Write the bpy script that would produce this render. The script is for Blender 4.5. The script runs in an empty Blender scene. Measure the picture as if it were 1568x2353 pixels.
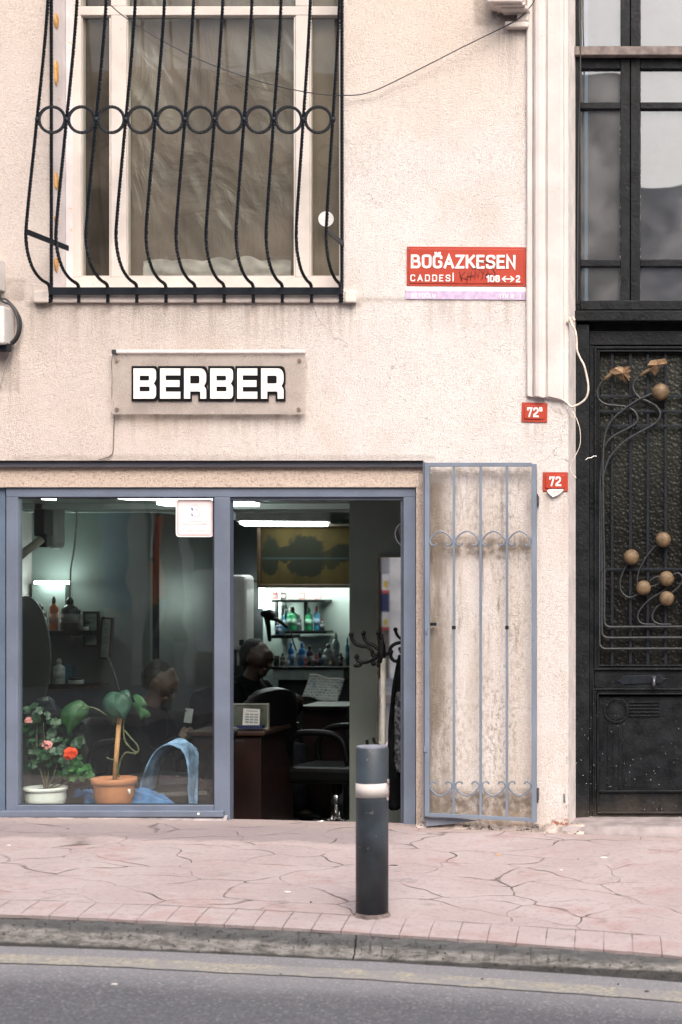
import bpy, math, random
from mathutils import Vector, noise
from math import radians as R, sin, cos, pi
random.seed(7)
SC = bpy.context.scene
COL = SC.collection

# ------------------------------------------------------------------ camera, sky, sun, exposure
F, D, S = 3900.0, 3900.0 / 430.0, 430.0        # focal length in photo pixels, distance to the wall, pixels per metre
AX, AY = 1800.0, 1340.0                         # where the optical axis meets the wall
CX, CZ = (AX - 784) / S, (1893 - AY) / S
cam = bpy.data.cameras.new('camera'); camo = bpy.data.objects.new('camera', cam); COL.objects.link(camo)
camo.location = (CX, -D, CZ); camo.rotation_euler = (R(90), 0, 0)
cam.sensor_fit = 'VERTICAL'; cam.sensor_height = 36; cam.sensor_width = 24
cam.lens = F / 2353 * 36
cam.shift_x = -(AX - 784) / 2353; cam.shift_y = (AY - 1176.5) / 2353
cam.clip_start = .05; cam.clip_end = 900
cam.dof.use_dof = True; cam.dof.focus_distance = D - .1; cam.dof.aperture_fstop = 2.8
SC.camera = camo

w = bpy.data.worlds.new('World'); SC.world = w; w.use_nodes = True
wn = w.node_tree; bg = wn.nodes['Background']
sky = wn.nodes.new('ShaderNodeTexSky'); sky.sky_type = 'NISHITA'; sky.sun_disc = False
SUN_EL, SUN_AZ = 46, 158
sky.sun_elevation = R(SUN_EL); sky.sun_rotation = R(SUN_AZ)
sky.air_density = 1.0; sky.dust_density = 6.0; sky.ozone_density = .6
wn.links.new(sky.outputs[0], bg.inputs[0]); bg.inputs[1].default_value = .15
sl = bpy.data.lights.new('sun', 'SUN'); sl.energy = 1.5; sl.angle = R(40); sl.color = (1, .975, .955)
so = bpy.data.objects.new('sun', sl); COL.objects.link(so)
az, el = R(SUN_AZ), R(SUN_EL)
sd = Vector((sin(az) * cos(el), cos(az) * cos(el), sin(el)))
so.rotation_euler = sd.to_track_quat('Z', 'Y').to_euler(); so.location = (0, -6, 14)
SC.view_settings.view_transform = 'Standard'; SC.view_settings.look = 'None'
SC.view_settings.gamma = 1; SC.view_settings.exposure = .93

# ------------------------------------------------------------------ helpers
def P(x, y, Y=0.0):
    s = (D + Y) / F
    return Vector((CX + (x - AX) * s, Y, CZ - (y - AY) * s))
def px(n, Y=0.0): return n * (D + Y) / F
def wl(o):
    v = Vector((0, 0, 0))
    while o is not None:
        v += o.location; o = o.parent
    return v

class MB:
    def __init__(s): s.v = []; s.f = []; s.sm = []
    def add(s, vs, fs, smooth=False):
        b = len(s.v); s.v += [Vector(v) for v in vs]
        for f in fs: s.f.append(tuple(b + i for i in f)); s.sm.append(smooth)
        return s
    def box(s, x0, x1, y0, y1, z0, z1):
        x0, x1 = sorted((x0, x1)); y0, y1 = sorted((y0, y1)); z0, z1 = sorted((z0, z1))
        vs = [(x0,y0,z0),(x1,y0,z0),(x1,y1,z0),(x0,y1,z0),(x0,y0,z1),(x1,y0,z1),(x1,y1,z1),(x0,y1,z1)]
        return s.add(vs, [(0,3,2,1),(4,5,6,7),(0,1,5,4),(1,2,6,5),(2,3,7,6),(3,0,4,7)])
    def bp(s, xa, xb, ya, yb, Y, dep):          # box whose front face fills a photo rectangle at depth Y
        a = P(xa, ya, Y); b = P(xb, yb, Y)
        return s.box(a.x, b.x, Y, Y + dep, b.z, a.z)
    def obox(s, c, size, rz=0.0):               # box turned about z, c = centre of base
        hx, hy, h = size[0]/2, size[1]/2, size[2]
        vs = []
        for z in (0, h):
            for (a, b) in ((-hx,-hy),(hx,-hy),(hx,hy),(-hx,hy)):
                vs.append((c[0]+a*cos(rz)-b*sin(rz), c[1]+a*sin(rz)+b*cos(rz), c[2]+z))
        return s.add(vs, [(0,3,2,1),(4,5,6,7),(0,1,5,4),(1,2,6,5),(2,3,7,6),(3,0,4,7)])
    def tube(s, pts, r, seg=8, twist=0.0, caps=True, smooth=True, flat=1.0):
        pts = [Vector(p) for p in pts]
        n = len(pts); rr = r if isinstance(r, (list, tuple)) else [r]*n
        t0 = (pts[1]-pts[0]).normalized()
        up = Vector((0,0,1)) if abs(t0.z) < .9 else Vector((0,1,0))
        u = t0.cross(up).normalized(); L = 0; vs = []
        for i, p in enumerate(pts):
            a = pts[max(i-1,0)]; b = pts[min(i+1,n-1)]
            t = (b-a)
            t = t.normalized() if t.length > 1e-9 else t0
            u = (u - t*u.dot(t)).normalized(); v = t.cross(u)
            if i: L += (p-pts[i-1]).length
            for k in range(seg):
                an = 2*pi*k/seg + twist*L
                vs.append(p + (u*cos(an) + v*sin(an)*flat)*rr[i])
        fs = []
        for i in range(n-1):
            for k in range(seg):
                k2 = (k+1) % seg
                fs.append((i*seg+k, i*seg+k2, (i+1)*seg+k2, (i+1)*seg+k))
        s.add(vs, fs, smooth)
        if caps:
            b = len(s.v) - n*seg
            s.f.append(tuple(b+k for k in reversed(range(seg)))); s.sm.append(False)
            s.f.append(tuple(b+(n-1)*seg+k for k in range(seg))); s.sm.append(False)
        return s
    def limb(s, pts, r, seg=12):                # closed, round-ended, for voxel unions
        pts = [Vector(p) for p in pts]; q = []; rr = []
        a = (pts[0]-pts[1]).normalized(); b = (pts[-1]-pts[-2]).normalized()
        for c, k in ((.95,.3),(.6,.8)): q.append(pts[0]+a*r[0]*c); rr.append(r[0]*k)
        q += pts; rr += list(r)
        for c, k in ((.6,.8),(.95,.3)): q.append(pts[-1]+b*r[-1]*c); rr.append(r[-1]*k)
        return s.tube(q, rr, seg)
    def lathe(s, prof, c, seg=24, smooth=True):  # profile (r, z) about the vertical through c
        c = Vector(c); vs = []; n = len(prof)
        for (r, z) in prof:
            for k in range(seg):
                an = 2*pi*k/seg; vs.append((c.x+r*cos(an), c.y+r*sin(an), c.z+z))
        fs = []
        for i in range(n-1):
            for k in range(seg):
                k2 = (k+1) % seg
                fs.append((i*seg+k, i*seg+k2, (i+1)*seg+k2, (i+1)*seg+k))
        s.add(vs, fs, smooth)
        b = len(s.v) - n*seg
        if prof[0][0] > 1e-5: s.f.append(tuple(b+k for k in reversed(range(seg)))); s.sm.append(False)
        if prof[-1][0] > 1e-5: s.f.append(tuple(b+(n-1)*seg+k for k in range(seg))); s.sm.append(False)
        return s
    def ball(s, c, r, seg=16, rings=10):
        c = Vector(c); r = Vector(r) if hasattr(r, '__len__') else Vector((r,r,r)); vs = []
        for i in range(rings+1):
            th = pi*i/rings
            for k in range(seg):
                an = 2*pi*k/seg
                vs.append((c.x+r.x*sin(th)*cos(an), c.y+r.y*sin(th)*sin(an), c.z-r.z*cos(th)))
        fs = []
        for i in range(rings):
            for k in range(seg):
                k2 = (k+1) % seg
                fs.append((i*seg+k, i*seg+k2, (i+1)*seg+k2, (i+1)*seg+k))
        return s.add(vs, fs, True)
    def prism(s, poly, y0, y1):                 # polygon in (x, z), extruded from y0 (front) to y1
        n = len(poly)
        vs = [(a, y0, b) for a, b in poly] + [(a, y1, b) for a, b in poly]
        fs = [tuple(range(n)), tuple(reversed(range(n, 2*n)))]
        fs += [(i, (i+1) % n + 0, (i+1) % n + n, i+n)[::-1] for i in range(n)]
        return s.add(vs, fs)
    def disc(s, c, r, y0, y1, seg=28, inner=0.0):   # disc or ring facing -y
        c = Vector(c)
        if inner <= 0:
            return s.prism([(c.x+r*cos(2*pi*k/seg), c.z+r*sin(2*pi*k/seg)) for k in range(seg)], y0, y1)
        vs = []
        for (rad, y) in ((inner, y1),(inner, y0),(r, y0),(r, y1)):
            for k in range(seg): vs.append((c.x+rad*cos(2*pi*k/seg), y, c.z+rad*sin(2*pi*k/seg)))
        fs = []
        for i in range(4):
            j = (i+1) % 4
            for k in range(seg):
                k2 = (k+1) % seg; fs.append((i*seg+k, i*seg+k2, j*seg+k2, j*seg+k))
        return s.add(vs, fs, False)
    def grid(s, fn, nu, nv, smooth=True, thick=None):
        vs = [fn(i/nu, j/nv) for j in range(nv+1) for i in range(nu+1)]
        fs = [(j*(nu+1)+i, j*(nu+1)+i+1, (j+1)*(nu+1)+i+1, (j+1)*(nu+1)+i) for j in range(nv) for i in range(nu)]
        return s.add(vs, fs, smooth)
    def build(s, name, mat, parent=None, bevel=0, loc=None, solid=0, remesh=0, sub=0):
        if parent is None:
            xs = [v.x for v in s.v]; ys = [v.y for v in s.v]; zs = [v.z for v in s.v]
            base = Vector(((min(xs)+max(xs))/2, (min(ys)+max(ys))/2, min(zs))) if loc is None else Vector(loc)
        else: base = wl(parent)
        me = bpy.data.meshes.new(name)
        me.from_pydata([v-base for v in s.v], [], s.f); me.update()
        me.polygons.foreach_set('use_smooth', s.sm)
        ob = bpy.data.objects.new(name, me); COL.objects.link(ob)
        if parent is None: ob.location = base
        else: ob.parent = parent
        me.materials.append(mat)
        if remesh:
            m = ob.modifiers.new('r', 'REMESH'); m.mode = 'VOXEL'; m.voxel_size = remesh; m.use_smooth_shade = True
            m = ob.modifiers.new('s', 'SMOOTH'); m.iterations = 4; m.factor = .5
        if solid:
            m = ob.modifiers.new('t', 'SOLIDIFY'); m.thickness = solid; m.offset = 0
        if bevel:
            m = ob.modifiers.new('b', 'BEVEL'); m.width = bevel; m.segments = 2; m.limit_method = 'ANGLE'; m.angle_limit = R(40)
        if sub:
            m = ob.modifiers.new('u', 'SUBSURF'); m.levels = sub; m.render_levels = sub
        return ob

def tag(o, label=None, cat=None, group=None, kind=None):
    if label: o['label'] = label
    if cat: o['category'] = cat
    if group: o['group'] = group
    if kind: o['kind'] = kind
    return o
def thing(name, loc, label, cat, group=None):
    o = bpy.data.objects.new(name, None); COL.objects.link(o); o.location = Vector(loc); o.empty_display_size = .1
    return tag(o, label, cat, group)
def dup(o, delta=None, label=None, group=None, parent=None):
    c = o.copy(); COL.objects.link(c); c.parent = parent
    if delta is not None: c.location = o.location + Vector(delta)
    if label: c['label'] = label
    if group: c['group'] = group
    for ch in list(o.children): dup(ch, parent=c)
    return c

def spline(pts, n=8):                            # Catmull-Rom through points
    pts = [Vector(p) for p in pts]; q = [pts[0]*2-pts[1]] + pts + [pts[-1]*2-pts[-2]]; out = []
    for i in range(1, len(q)-2):
        a, b, c, d = q[i-1:i+3]
        for k in range(n):
            t = k/n
            out.append(.5*((2*b)+(c-a)*t+(2*a-5*b+4*c-d)*t*t+(3*b-a-3*c+d)*t**3))
    out.append(pts[-1]); return out
def pp(lst, Y): return [P(x, y, Y) for x, y in lst]

def text_into(mb, s, rect, Y, dep, bold=.0, condense=None):
    """flat extruded lettering filling a photo rectangle (x0,x1,y0,y1) at depth Y"""
    cu = bpy.data.curves.new('t', 'FONT'); cu.body = s; cu.size = 1; cu.extrude = .05; cu.offset = bold; cu.resolution_u = 6
    o = bpy.data.objects.new('t', cu); COL.objects.link(o)
    dg = bpy.context.evaluated_depsgraph_get(); dg.update()
    me = bpy.data.meshes.new_from_object(o.evaluated_get(dg))
    vs = [v.co.copy() for v in me.vertices]; fs = [tuple(p.vertices) for p in me.polygons]
    bpy.data.objects.remove(o); bpy.data.meshes.remove(me)
    x0 = min(v.x for v in vs); x1 = max(v.x for v in vs); y0 = min(v.y for v in vs); y1 = max(v.y for v in vs)
    a = P(rect[0], rect[2], Y); b = P(rect[1], rect[3], Y)
    mb.add([(a.x+(v.x-x0)/(x1-x0)*(b.x-a.x), Y + (0 if v.z > 0 else dep), b.z+(v.y-y0)/(y1-y0)*(a.z-b.z)) for v in vs], fs)
    return mb

def rcorner(pts, r, closed=False, seg=5):
    out = []; n = len(pts)
    for i in range(n):
        p = Vector(pts[i]).to_2d() if len(pts[i]) > 2 else Vector(pts[i])
        if not closed and i in (0, n-1): out.append(p); continue
        a = Vector(pts[i-1]); b = Vector(pts[(i+1) % n]); u = a-p; v = b-p; q = min(r, u.length*.5, v.length*.5)
        if q < 1e-4: out.append(p); continue
        p0 = p+u.normalized()*q; p1 = p+v.normalized()*q
        for k in range(seg+1): t = k/seg; out.append(p0*(1-t)**2+p*2*t*(1-t)+p1*t*t)
    return out
R_ = .26
GLY = {'B': (.62, [([(0,.5),(0,0),(.55,0),(.55,.48),(0,.48)],1),([(0,.48),(.62,.48),(.62,1),(0,1),(0,.4)],1)]),
 'O': (.62, [([(.31,0),(.62,0),(.62,1),(0,1),(0,0),(.31,0)],2)]), 'G': (.62, [([(.62,.28),(.62,0),(0,0),(0,1),(.62,1),(.62,.52),(.36,.52)],3)]),
 'A': (.70, [([(0,1),(.35,0),(.70,1)],0),([(.12,.68),(.58,.68)],0)]), 'Z': (.56, [([(0,0),(.56,0),(0,1),(.56,1)],0)]),
 'K': (.60, [([(0,0),(0,1)],0),([(.58,0),(.04,.58)],0),([(.2,.42),(.62,1)],0)]), 'E': (.50, [([(.5,0),(0,0),(0,1),(.5,1)],0),([(0,.48),(.44,.48)],0)]),
 'S': (.60, [([(.60,.27),(.60,0),(0,0),(0,.46),(.60,.52),(.60,1),(0,1),(0,.73)],4)]), 'N': (.60, [([(0,1),(0,0),(.60,1),(.60,0)],0)]),
 'C': (.60, [([(.60,.28),(.60,0),(0,0),(0,1),(.60,1),(.60,.72)],4)]), 'D': (.62, [([(0,.5),(0,0),(.62,0),(.62,1),(0,1),(0,.4)],1)]),
 'I': (.0, [([(0,0),(0,1)],0)]), 'Y': (.62, [([(0,0),(.31,.5),(.62,0)],0),([(.31,.48),(.31,1)],0)]), 'L': (.46, [([(0,0),(0,1),(.46,1)],0)]), 'U': (.60, [([(0,0),(0,1),(.60,1),(.60,0)],4)]),
 'T': (.56, [([(0,0),(.56,0)],0),([(.28,0),(.28,1)],0)]), '(': (.14, [([(.16,-.1),(0,.1),(0,.9),(.16,1.1)],4)]), ')': (.14, [([(0,-.1),(.14,.1),(.14,.9),(0,1.1)],4)]),
 '1': (.26, [([(0,.22),(.26,0),(.26,1)],0)]), '0': (.56, [([(.28,0),(.56,0),(.56,1),(0,1),(0,0),(.28,0)],2)]),
 '8': (.56, [([(.28,0),(.53,0),(.53,.47),(.03,.47),(.03,0),(.28,0)],2),([(.28,.47),(.56,.47),(.56,1),(0,1),(0,.47),(.28,.47)],2)]),
 '2': (.54, [([(0,.28),(0,0),(.54,0),(.54,.44),(0,.80),(0,1)],4),([(0,1),(.58,1)],0)]), '7': (.54, [([(0,.18),(0,0),(.54,0),(.2,1)],0)]), ' ': (.3, [])}
def strokes_text(mb, txt, rect, Y, dep, th=.19, gap=.30):
    """drawn stroke lettering filling a photo rectangle, y down"""
    base = txt.replace('Ğ','G').replace('İ','I'); xs = 0; pl = []
    for ch, raw in zip(base, txt):
        w, paths = GLY[ch]; pl.append((xs, w, paths, raw)); xs += w+gap
    tot = xs-gap+th; x0, x1, y0, y1 = rect; sx = (x1-x0)/tot; sy = (y1-y0)/(1+th); cnt = 0
    for (ox, w, paths, raw) in pl:
        allp = list(paths)
        if raw == 'Ğ': allp.append(([(w*.22,-.34),(w*.22,-.17),(w*.78,-.17),(w*.78,-.34)],4))
        if raw == 'İ': allp.append(([(0,-.34),(0,-.20)],0))
        for pts, kd in allp:
            q = rcorner(pts, {0:0,1:R_,2:R_*1.15,3:R_,4:R_*.95}[kd]) if kd else [Vector(p) for p in pts]
            if kd == 1:   # stems stay square: only round on the bowl side
                q = []; n_ = len(pts)
                for i in range(n_):
                    if i in (0, n_-1) or pts[i][0] < .01: q.append(Vector(pts[i])); continue
                    q += rcorner([pts[i-1], pts[i], pts[i+1]], .24)[1:-1]
            L = [(x0+(ox+p.x+th/2)*sx, y0+(p.y+th/2)*sy) for p in q]; hw = th*.5; n = len(L); vs = []
            for i, p in enumerate(q):
                a = q[max(i-1,0)]; b = q[min(i+1,n-1)]
                if 0 < i < n-1:
                    u = (q[i]-a); v = (b-q[i])
                    if u.length < 1e-6 or v.length < 1e-6: u = v = b-a
                    u.normalize(); v.normalize(); t = (u+v); t = t.normalized() if t.length > .2 else v; k = 1/max(.42, t.dot(v))
                else: t = (b-a).normalized(); k = 1
                nn = Vector((-t.y, t.x))*hw*k
                e = Vector((0,0))
                if kd == 0 or kd > 2:
                    if i == 0 and kd == 0: e = -t*hw*.98
                    if i == n-1 and kd == 0: e = t*hw*.98
                for sgn in (1, -1):
                    z = p+nn*sgn+e; vs.append((x0+(ox+z.x+th/2)*sx, y0+(z.y+th/2)*sy))
            cnt += 1; yy = Y-.00015*cnt; W3 = [P(a, b, Y) for a, b in vs]
            F3 = [(v.x, yy, v.z) for v in W3]+[(v.x, Y+dep, v.z) for v in W3]; m_ = len(vs)
            fs = [(2*i, 2*i+1, 2*i+3, 2*i+2) for i in range(n-1)]
            fs += [(2*i, 2*i+2, m_+2*i+2, m_+2*i) for i in range(n-1)]+[(2*i+1, m_+2*i+1, m_+2*i+3, 2*i+3) for i in range(n-1)]
            mb.add(F3, fs)
    return mb

# ------------------------------------------------------------------ materials
class NT:
    def __init__(s, name):
        s.m = bpy.data.materials.new(name); s.m.use_nodes = True; s.t = s.m.node_tree
        s.b = s.t.nodes['Principled BSDF']; s.geo = s.n('ShaderNodeNewGeometry'); s.pos = s.geo.outputs['Position']
    def n(s, typ, **k):
        x = s.t.nodes.new(typ)
        for a, b in k.items(): setattr(x, a, b)
        return x
    def l(s, a, b): s.t.links.new(a, b)
    def put(s, inp, v):
        if hasattr(v, 'is_output'): s.l(v, inp)
        else: inp.default_value = v
    def math(s, op, a, b=0.0, c=None, clamp=False):
        x = s.n('ShaderNodeMath', operation=op, use_clamp=clamp); s.put(x.inputs[0], a); s.put(x.inputs[1], b)
        if c is not None: s.put(x.inputs[2], c)
        return x.outputs[0]
    def scale(s, v, k):
        x = s.n('ShaderNodeVectorMath', operation='MULTIPLY'); s.put(x.inputs[0], v); x.inputs[1].default_value = k; return x.outputs[0]
    def vadd(s, v, u):
        x = s.n('ShaderNodeVectorMath', operation='ADD'); s.put(x.inputs[0], v); s.put(x.inputs[1], u); return x.outputs[0]
    def noise(s, sc, det=4, rough=.55, vec=None, dist=0.0, out=0):
        x = s.n('ShaderNodeTexNoise'); x.inputs['Scale'].default_value = sc; x.inputs['Detail'].default_value = det
        x.inputs['Roughness'].default_value = rough; x.inputs['Distortion'].default_value = dist
        s.l(vec if vec is not None else s.pos, x.inputs['Vector']); return x.outputs[out]
    def vor(s, sc, feature='F1', vec=None, out=0, rnd=1.0):
        x = s.n('ShaderNodeTexVoronoi', feature=feature); x.inputs['Scale'].default_value = sc; x.inputs['Randomness'].default_value = rnd
        s.l(vec if vec is not None else s.pos, x.inputs['Vector']); return x.outputs[out]
    def step(s, v, a, b, lo=0.0, hi=1.0):
        x = s.n('ShaderNodeMapRange', interpolation_type='SMOOTHSTEP')
        s.put(x.inputs[0], v); s.put(x.inputs[1], a); s.put(x.inputs[2], b); x.inputs[3].default_value = lo; x.inputs[4].default_value = hi
        return x.outputs[0]
    def mix(s, f, a, b, mode='MIX'):
        x = s.n('ShaderNodeMix', data_type='RGBA', blend_type=mode)
        s.put(x.inputs[0], f)
        for i, v in ((6, a), (7, b)):
            if hasattr(v, 'is_output'): s.l(v, x.inputs[i])
            else: x.inputs[i].default_value = (*v, 1) if len(v) == 3 else v
        return x.outputs[2]
    def sep(s, v=None):
        x = s.n('ShaderNodeSeparateXYZ'); s.l(v if v is not None else s.pos, x.inputs[0]); return x.outputs
    def bump(s, h, strength=.5, dist=.01, prev=None):
        x = s.n('ShaderNodeBump'); x.inputs['Strength'].default_value = strength; x.inputs['Distance'].default_value = dist
        s.l(h, x.inputs['Height'])
        if prev is not None: s.l(prev, x.inputs['Normal'])
        return x.outputs[0]
    def rect(s, x0, x1, z0, z1, soft, wob=.0, X=None, Z=None):     # soft rectangle mask
        o = s.sep(); X = X or o[0]; Z = Z or o[2]
        if wob:
            nz = s.math('MULTIPLY', s.math('SUBTRACT', s.noise(5, 4), .5), wob)
            X = s.math('ADD', X, nz); Z = s.math('ADD', Z, nz)
        a = s.step(X, x0-soft, x0+soft); b = s.step(X, x1-soft, x1+soft, 1, 0)
        c = s.step(Z, z0-soft, z0+soft); d = s.step(Z, z1-soft, z1+soft, 1, 0)
        return s.math('MULTIPLY', s.math('MULTIPLY', a, b), s.math('MULTIPLY', c, d))
    def done(s, color=None, rough=None, metal=0, normal=None, spec=None, coat=None):
        if color is not None: s.put(s.b.inputs['Base Color'], (*color, 1) if isinstance(color, tuple) and len(color) == 3 else color)
        if rough is not None: s.put(s.b.inputs['Roughness'], rough)
        s.put(s.b.inputs['Metallic'], metal)
        if normal is not None: s.l(normal, s.b.inputs['Normal'])
        if spec is not None: s.b.inputs['Specular IOR Level'].default_value = spec
        if coat: s.b.inputs['Coat Weight'].default_value = coat; s.b.inputs['Coat Roughness'].default_value = .15
        return s.m

def simple(name, col, rough=.5, metal=0, var=.12, vs=12, bump=.0, bs=80, spec=None, coat=None, speck=None):
    t = NT(name)
    f = t.noise(vs, 5)
    dark = tuple(c*(1-var*1.6) for c in col); lite = tuple(min(1, c*(1+var)) for c in col)
    c = t.mix(t.step(f, .3, .7), dark, lite)
    if speck:
        c = t.mix(t.step(t.noise(speck[1], 3, .7), speck[2], speck[2]+.04), c, speck[0])
    r = t.math('ADD', rough-.08, t.math('MULTIPLY', t.noise(vs*2.3, 4), .16))
    nrm = t.bump(t.noise(bs, 5, .6), bump, .004) if bump else None
    return t.done(c, r, metal, nrm, spec, coat)

def stucco():
    t = NT('cream_roughcast_render')
    o = t.sep()
    big = t.noise(1.1, 4); med = t.noise(7, 5, .6)
    c = t.mix(t.step(big, .35, .68), (.70,.65,.63), (.765,.73,.715))
    # yellowed older paint up and to the left of the front
    c = t.mix(t.math('MULTIPLY', t.step(o[0], .5, -1.5), .85), c, (.63,.55,.50))
    c = t.mix(t.math('MULTIPLY', t.step(o[2], 3.4, 4.6), .45), c, (.64,.54,.465))
    c = t.mix(t.math('MULTIPLY', t.rect(.0, .95, 3.75, 4.8, .25, .25), .4), c, (.66,.53,.42))
    c = t.mix(t.step(med, .55, .8, 0, .35), c, (.60,.50,.43))
    drp = t.noise(7, 5, .65, vec=t.scale(t.pos, (1.6, 1, .13)))
    c = t.mix(t.step(drp, .56, .76, 0, .4), c, (.55,.46,.40))
    c = t.mix(t.math('MULTIPLY', t.step(t.noise(1.7, 4, .6), .5, .68), .35), c, (.62,.50,.42))
    # grain: small dark hollows between the grit
    fib = t.noise(95, 3, .7, dist=1.6)
    gr = t.noise(190, 2, .6)
    fib2 = t.noise(58, 4, .65, dist=2.2)
    gm = t.step(t.noise(2.4, 4, .6), .34, .66, .5, 1.0)
    c = t.mix(t.math('MULTIPLY', gm, t.step(fib, .48, .61, 0, .55)), c, (.45,.385,.345))
    c = t.mix(t.math('MULTIPLY', gm, t.step(fib2, .52, .63, 0, .62)), c, (.43,.365,.325))
    cr = t.vor(1.15, 'DISTANCE_TO_EDGE', vec=t.vadd(t.pos, t.scale(t.noise(5, 5, .6, out=1), (.35, .35, .35))))
    c = t.mix(t.math('MULTIPLY', t.step(cr, .0035, .001), t.step(t.noise(1.3, 2), .50, .60, 0, .7)), c, (.30,.24,.20))
    def drip(x0, x1, ytop, ln, am, cc=(.42,.35,.30)):
        q = P(x0, ytop); r = P(x1, ytop)
        stt = t.noise(19, 4, .6, vec=t.scale(t.pos, (1.3, 1, .07)))
        m = t.math('MULTIPLY', t.math('MULTIPLY', t.step(o[0], q.x-.01, q.x+.02), t.step(o[0], r.x-.02, r.x+.01, 1, 0)), t.math('MULTIPLY', t.step(o[2], q.z-ln, q.z, 0, 1), t.step(o[2], q.z, q.z+.004, 1, 0)))
        return t.mix(t.math('MULTIPLY', m, t.step(stt, .44, .66, 0, am)), c, cc)
    c = drip(60, 830, 694, .34, .6); c = drip(930, 1210, 688, .30, .45); c = drip(1197, 1262, 970, .22, .5); c = drip(1246, 1308, 1128, .25, .45)
    c = drip(-60, 50, 800, .5, .6, (.36,.30,.26)); c = drip(258, 702, 953, .2, .5); c = drip(1120, 1212, 62, .45, .65, (.34,.29,.25))
    c = t.mix(t.step(gr, .6, .72, 0, .45), c, (.40,.32,.27))
    # grime behind the folded grille and streaks running down
    a = P(985, 1075); b = P(1222, 1900)
    zone = t.rect(a.x-.02, b.x-.01, b.z-.1, a.z-.03, .025, .05)
    st = t.noise(9, 5, .6, vec=t.scale(t.pos, (1.0, 1.0, .16)))
    c = t.mix(t.math('MULTIPLY', zone, t.step(st, .36, .70, .06, .5)), c, (.50,.43,.365))
    spk = t.noise(48, 5, .75, vec=t.scale(t.pos, (1, 1, .55)))
    c = t.mix(t.math('MULTIPLY', zone, t.math('MULTIPLY', t.step(spk, .47, .60), t.step(t.noise(3.2, 4, .6, vec=t.scale(t.pos, (1.2, 1, .35))), .38, .66, .05, .7))), c, (.27,.23,.19))
    strk = t.noise(26, 4, .6, vec=t.scale(t.pos, (1.0, 1.0, .12)))
    up = t.rect(a.x-.02, b.x, P(0,1500).z, a.z-.03, .05, .1)
    c = t.mix(t.math('MULTIPLY', up, t.step(strk, .54, .70, 0, .7)), c, (.20,.165,.135))
    lft = t.rect(a.x-.03, a.x+.10, b.z-.1, a.z-.05, .05, .09)
    c = t.mix(t.math('MULTIPLY', lft, t.step(st, .34, .58, .3, .9)), c, (.20,.165,.135))
    # rusty soot lines behind the scroll rows
    for (yy, hh, am) in ((1256, .05, .95), (1850, .075, .95), (1082, .025, .7), (1890, .05, .9)):
        zc = P(0, yy).z
        m = t.rect(a.x-.02, b.x, zc-hh, zc+hh, .03, .06)
        c = t.mix(t.math('MULTIPLY', m, t.step(t.noise(22, 5, .65), .36, .6, .1, am)), c, (.25,.205,.165))
    # splash zone at the foot of the wall
    foot = t.step(t.math('ADD', o[2], t.math('MULTIPLY', med, .25)), .30, .02)
    c = t.mix(t.math('MULTIPLY', foot, t.step(t.noise(14, 5), .38, .62, .1, .7)), c, (.42,.315,.235))
    rb = P(1285, 1895); m = t.rect(rb.x-.035, rb.x+.05, rb.z-.03, rb.z+.03, .012, .05)
    c = t.mix(t.math('MULTIPLY', m, t.step(t.noise(35, 4), .4, .5)), c, (.33,.13,.085))
    rb = P(1296, 1835); m = t.rect(rb.x-.006, rb.x+.006, rb.z-.025, rb.z+.025, .006, .03)
    c = t.mix(m, c, (.10,.11,.12))
    # soot on the strip under the steel lintel and beside it
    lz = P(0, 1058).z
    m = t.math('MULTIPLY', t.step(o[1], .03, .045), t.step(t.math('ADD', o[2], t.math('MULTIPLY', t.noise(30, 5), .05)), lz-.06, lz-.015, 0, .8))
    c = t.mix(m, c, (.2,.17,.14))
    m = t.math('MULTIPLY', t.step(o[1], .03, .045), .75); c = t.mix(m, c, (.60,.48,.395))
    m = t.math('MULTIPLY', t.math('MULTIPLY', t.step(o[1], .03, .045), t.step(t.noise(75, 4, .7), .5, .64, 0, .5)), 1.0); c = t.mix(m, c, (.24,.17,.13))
    # dirty line under the sill ledge, stain by the corbel, crack
    for (x0, x1, y0, y1, am) in ((0, 60, 640, 690, .5), (820, 1210, 684, 694, .55), (60, 830, 694, 706, .45), (30, 1000, 1046, 1058, .35),
                                 (1090, 1215, -20, 60, .6), (1130, 1200, 20, 45, .9), (255, 700, 948, 962, .6), (0, 45, 740, 900, .4)):
        q = P(x0, y1); r = P(x1, y0)
        m = t.rect(q.x, r.x, q.z, r.z, .012, .035)
        c = t.mix(t.math('MULTIPLY', m, t.step(t.noise(20, 5, .6), .3, .62, .2, am)), c, (.26,.215,.18))
    n1 = t.bump(t.math('SUBTRACT', 1, t.math('ADD', fib, fib2)), .9, .010)
    n1 = t.bump(t.noise(3, 3), .3, .03, n1)
    return t.done(c, .92, 0, n1, .25)

def smooth_render():
    t = NT('smooth_painted_render')
    c = t.mix(t.step(t.noise(3, 4), .35, .65), (.47,.43,.415), (.55,.51,.495))
    c = t.mix(t.step(t.noise(12, 6, .7, vec=t.scale(t.pos, (1, 1, .25))), .58, .75, 0, .5), c, (.52,.42,.36))
    cr = t.vor(3.2, 'DISTANCE_TO_EDGE', vec=t.vadd(t.pos, t.scale(t.noise(6, 4, out=1), (.25, .25, .25))))
    c = t.mix(t.math('MULTIPLY', t.step(cr, .004, .0), t.step(t.noise(2.1, 2), .45, .6, 0, .6)), c, (.35,.27,.22))
    return t.done(c, .8, 0, t.bump(t.noise(45, 5, .65), .35, .006), .3)

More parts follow.
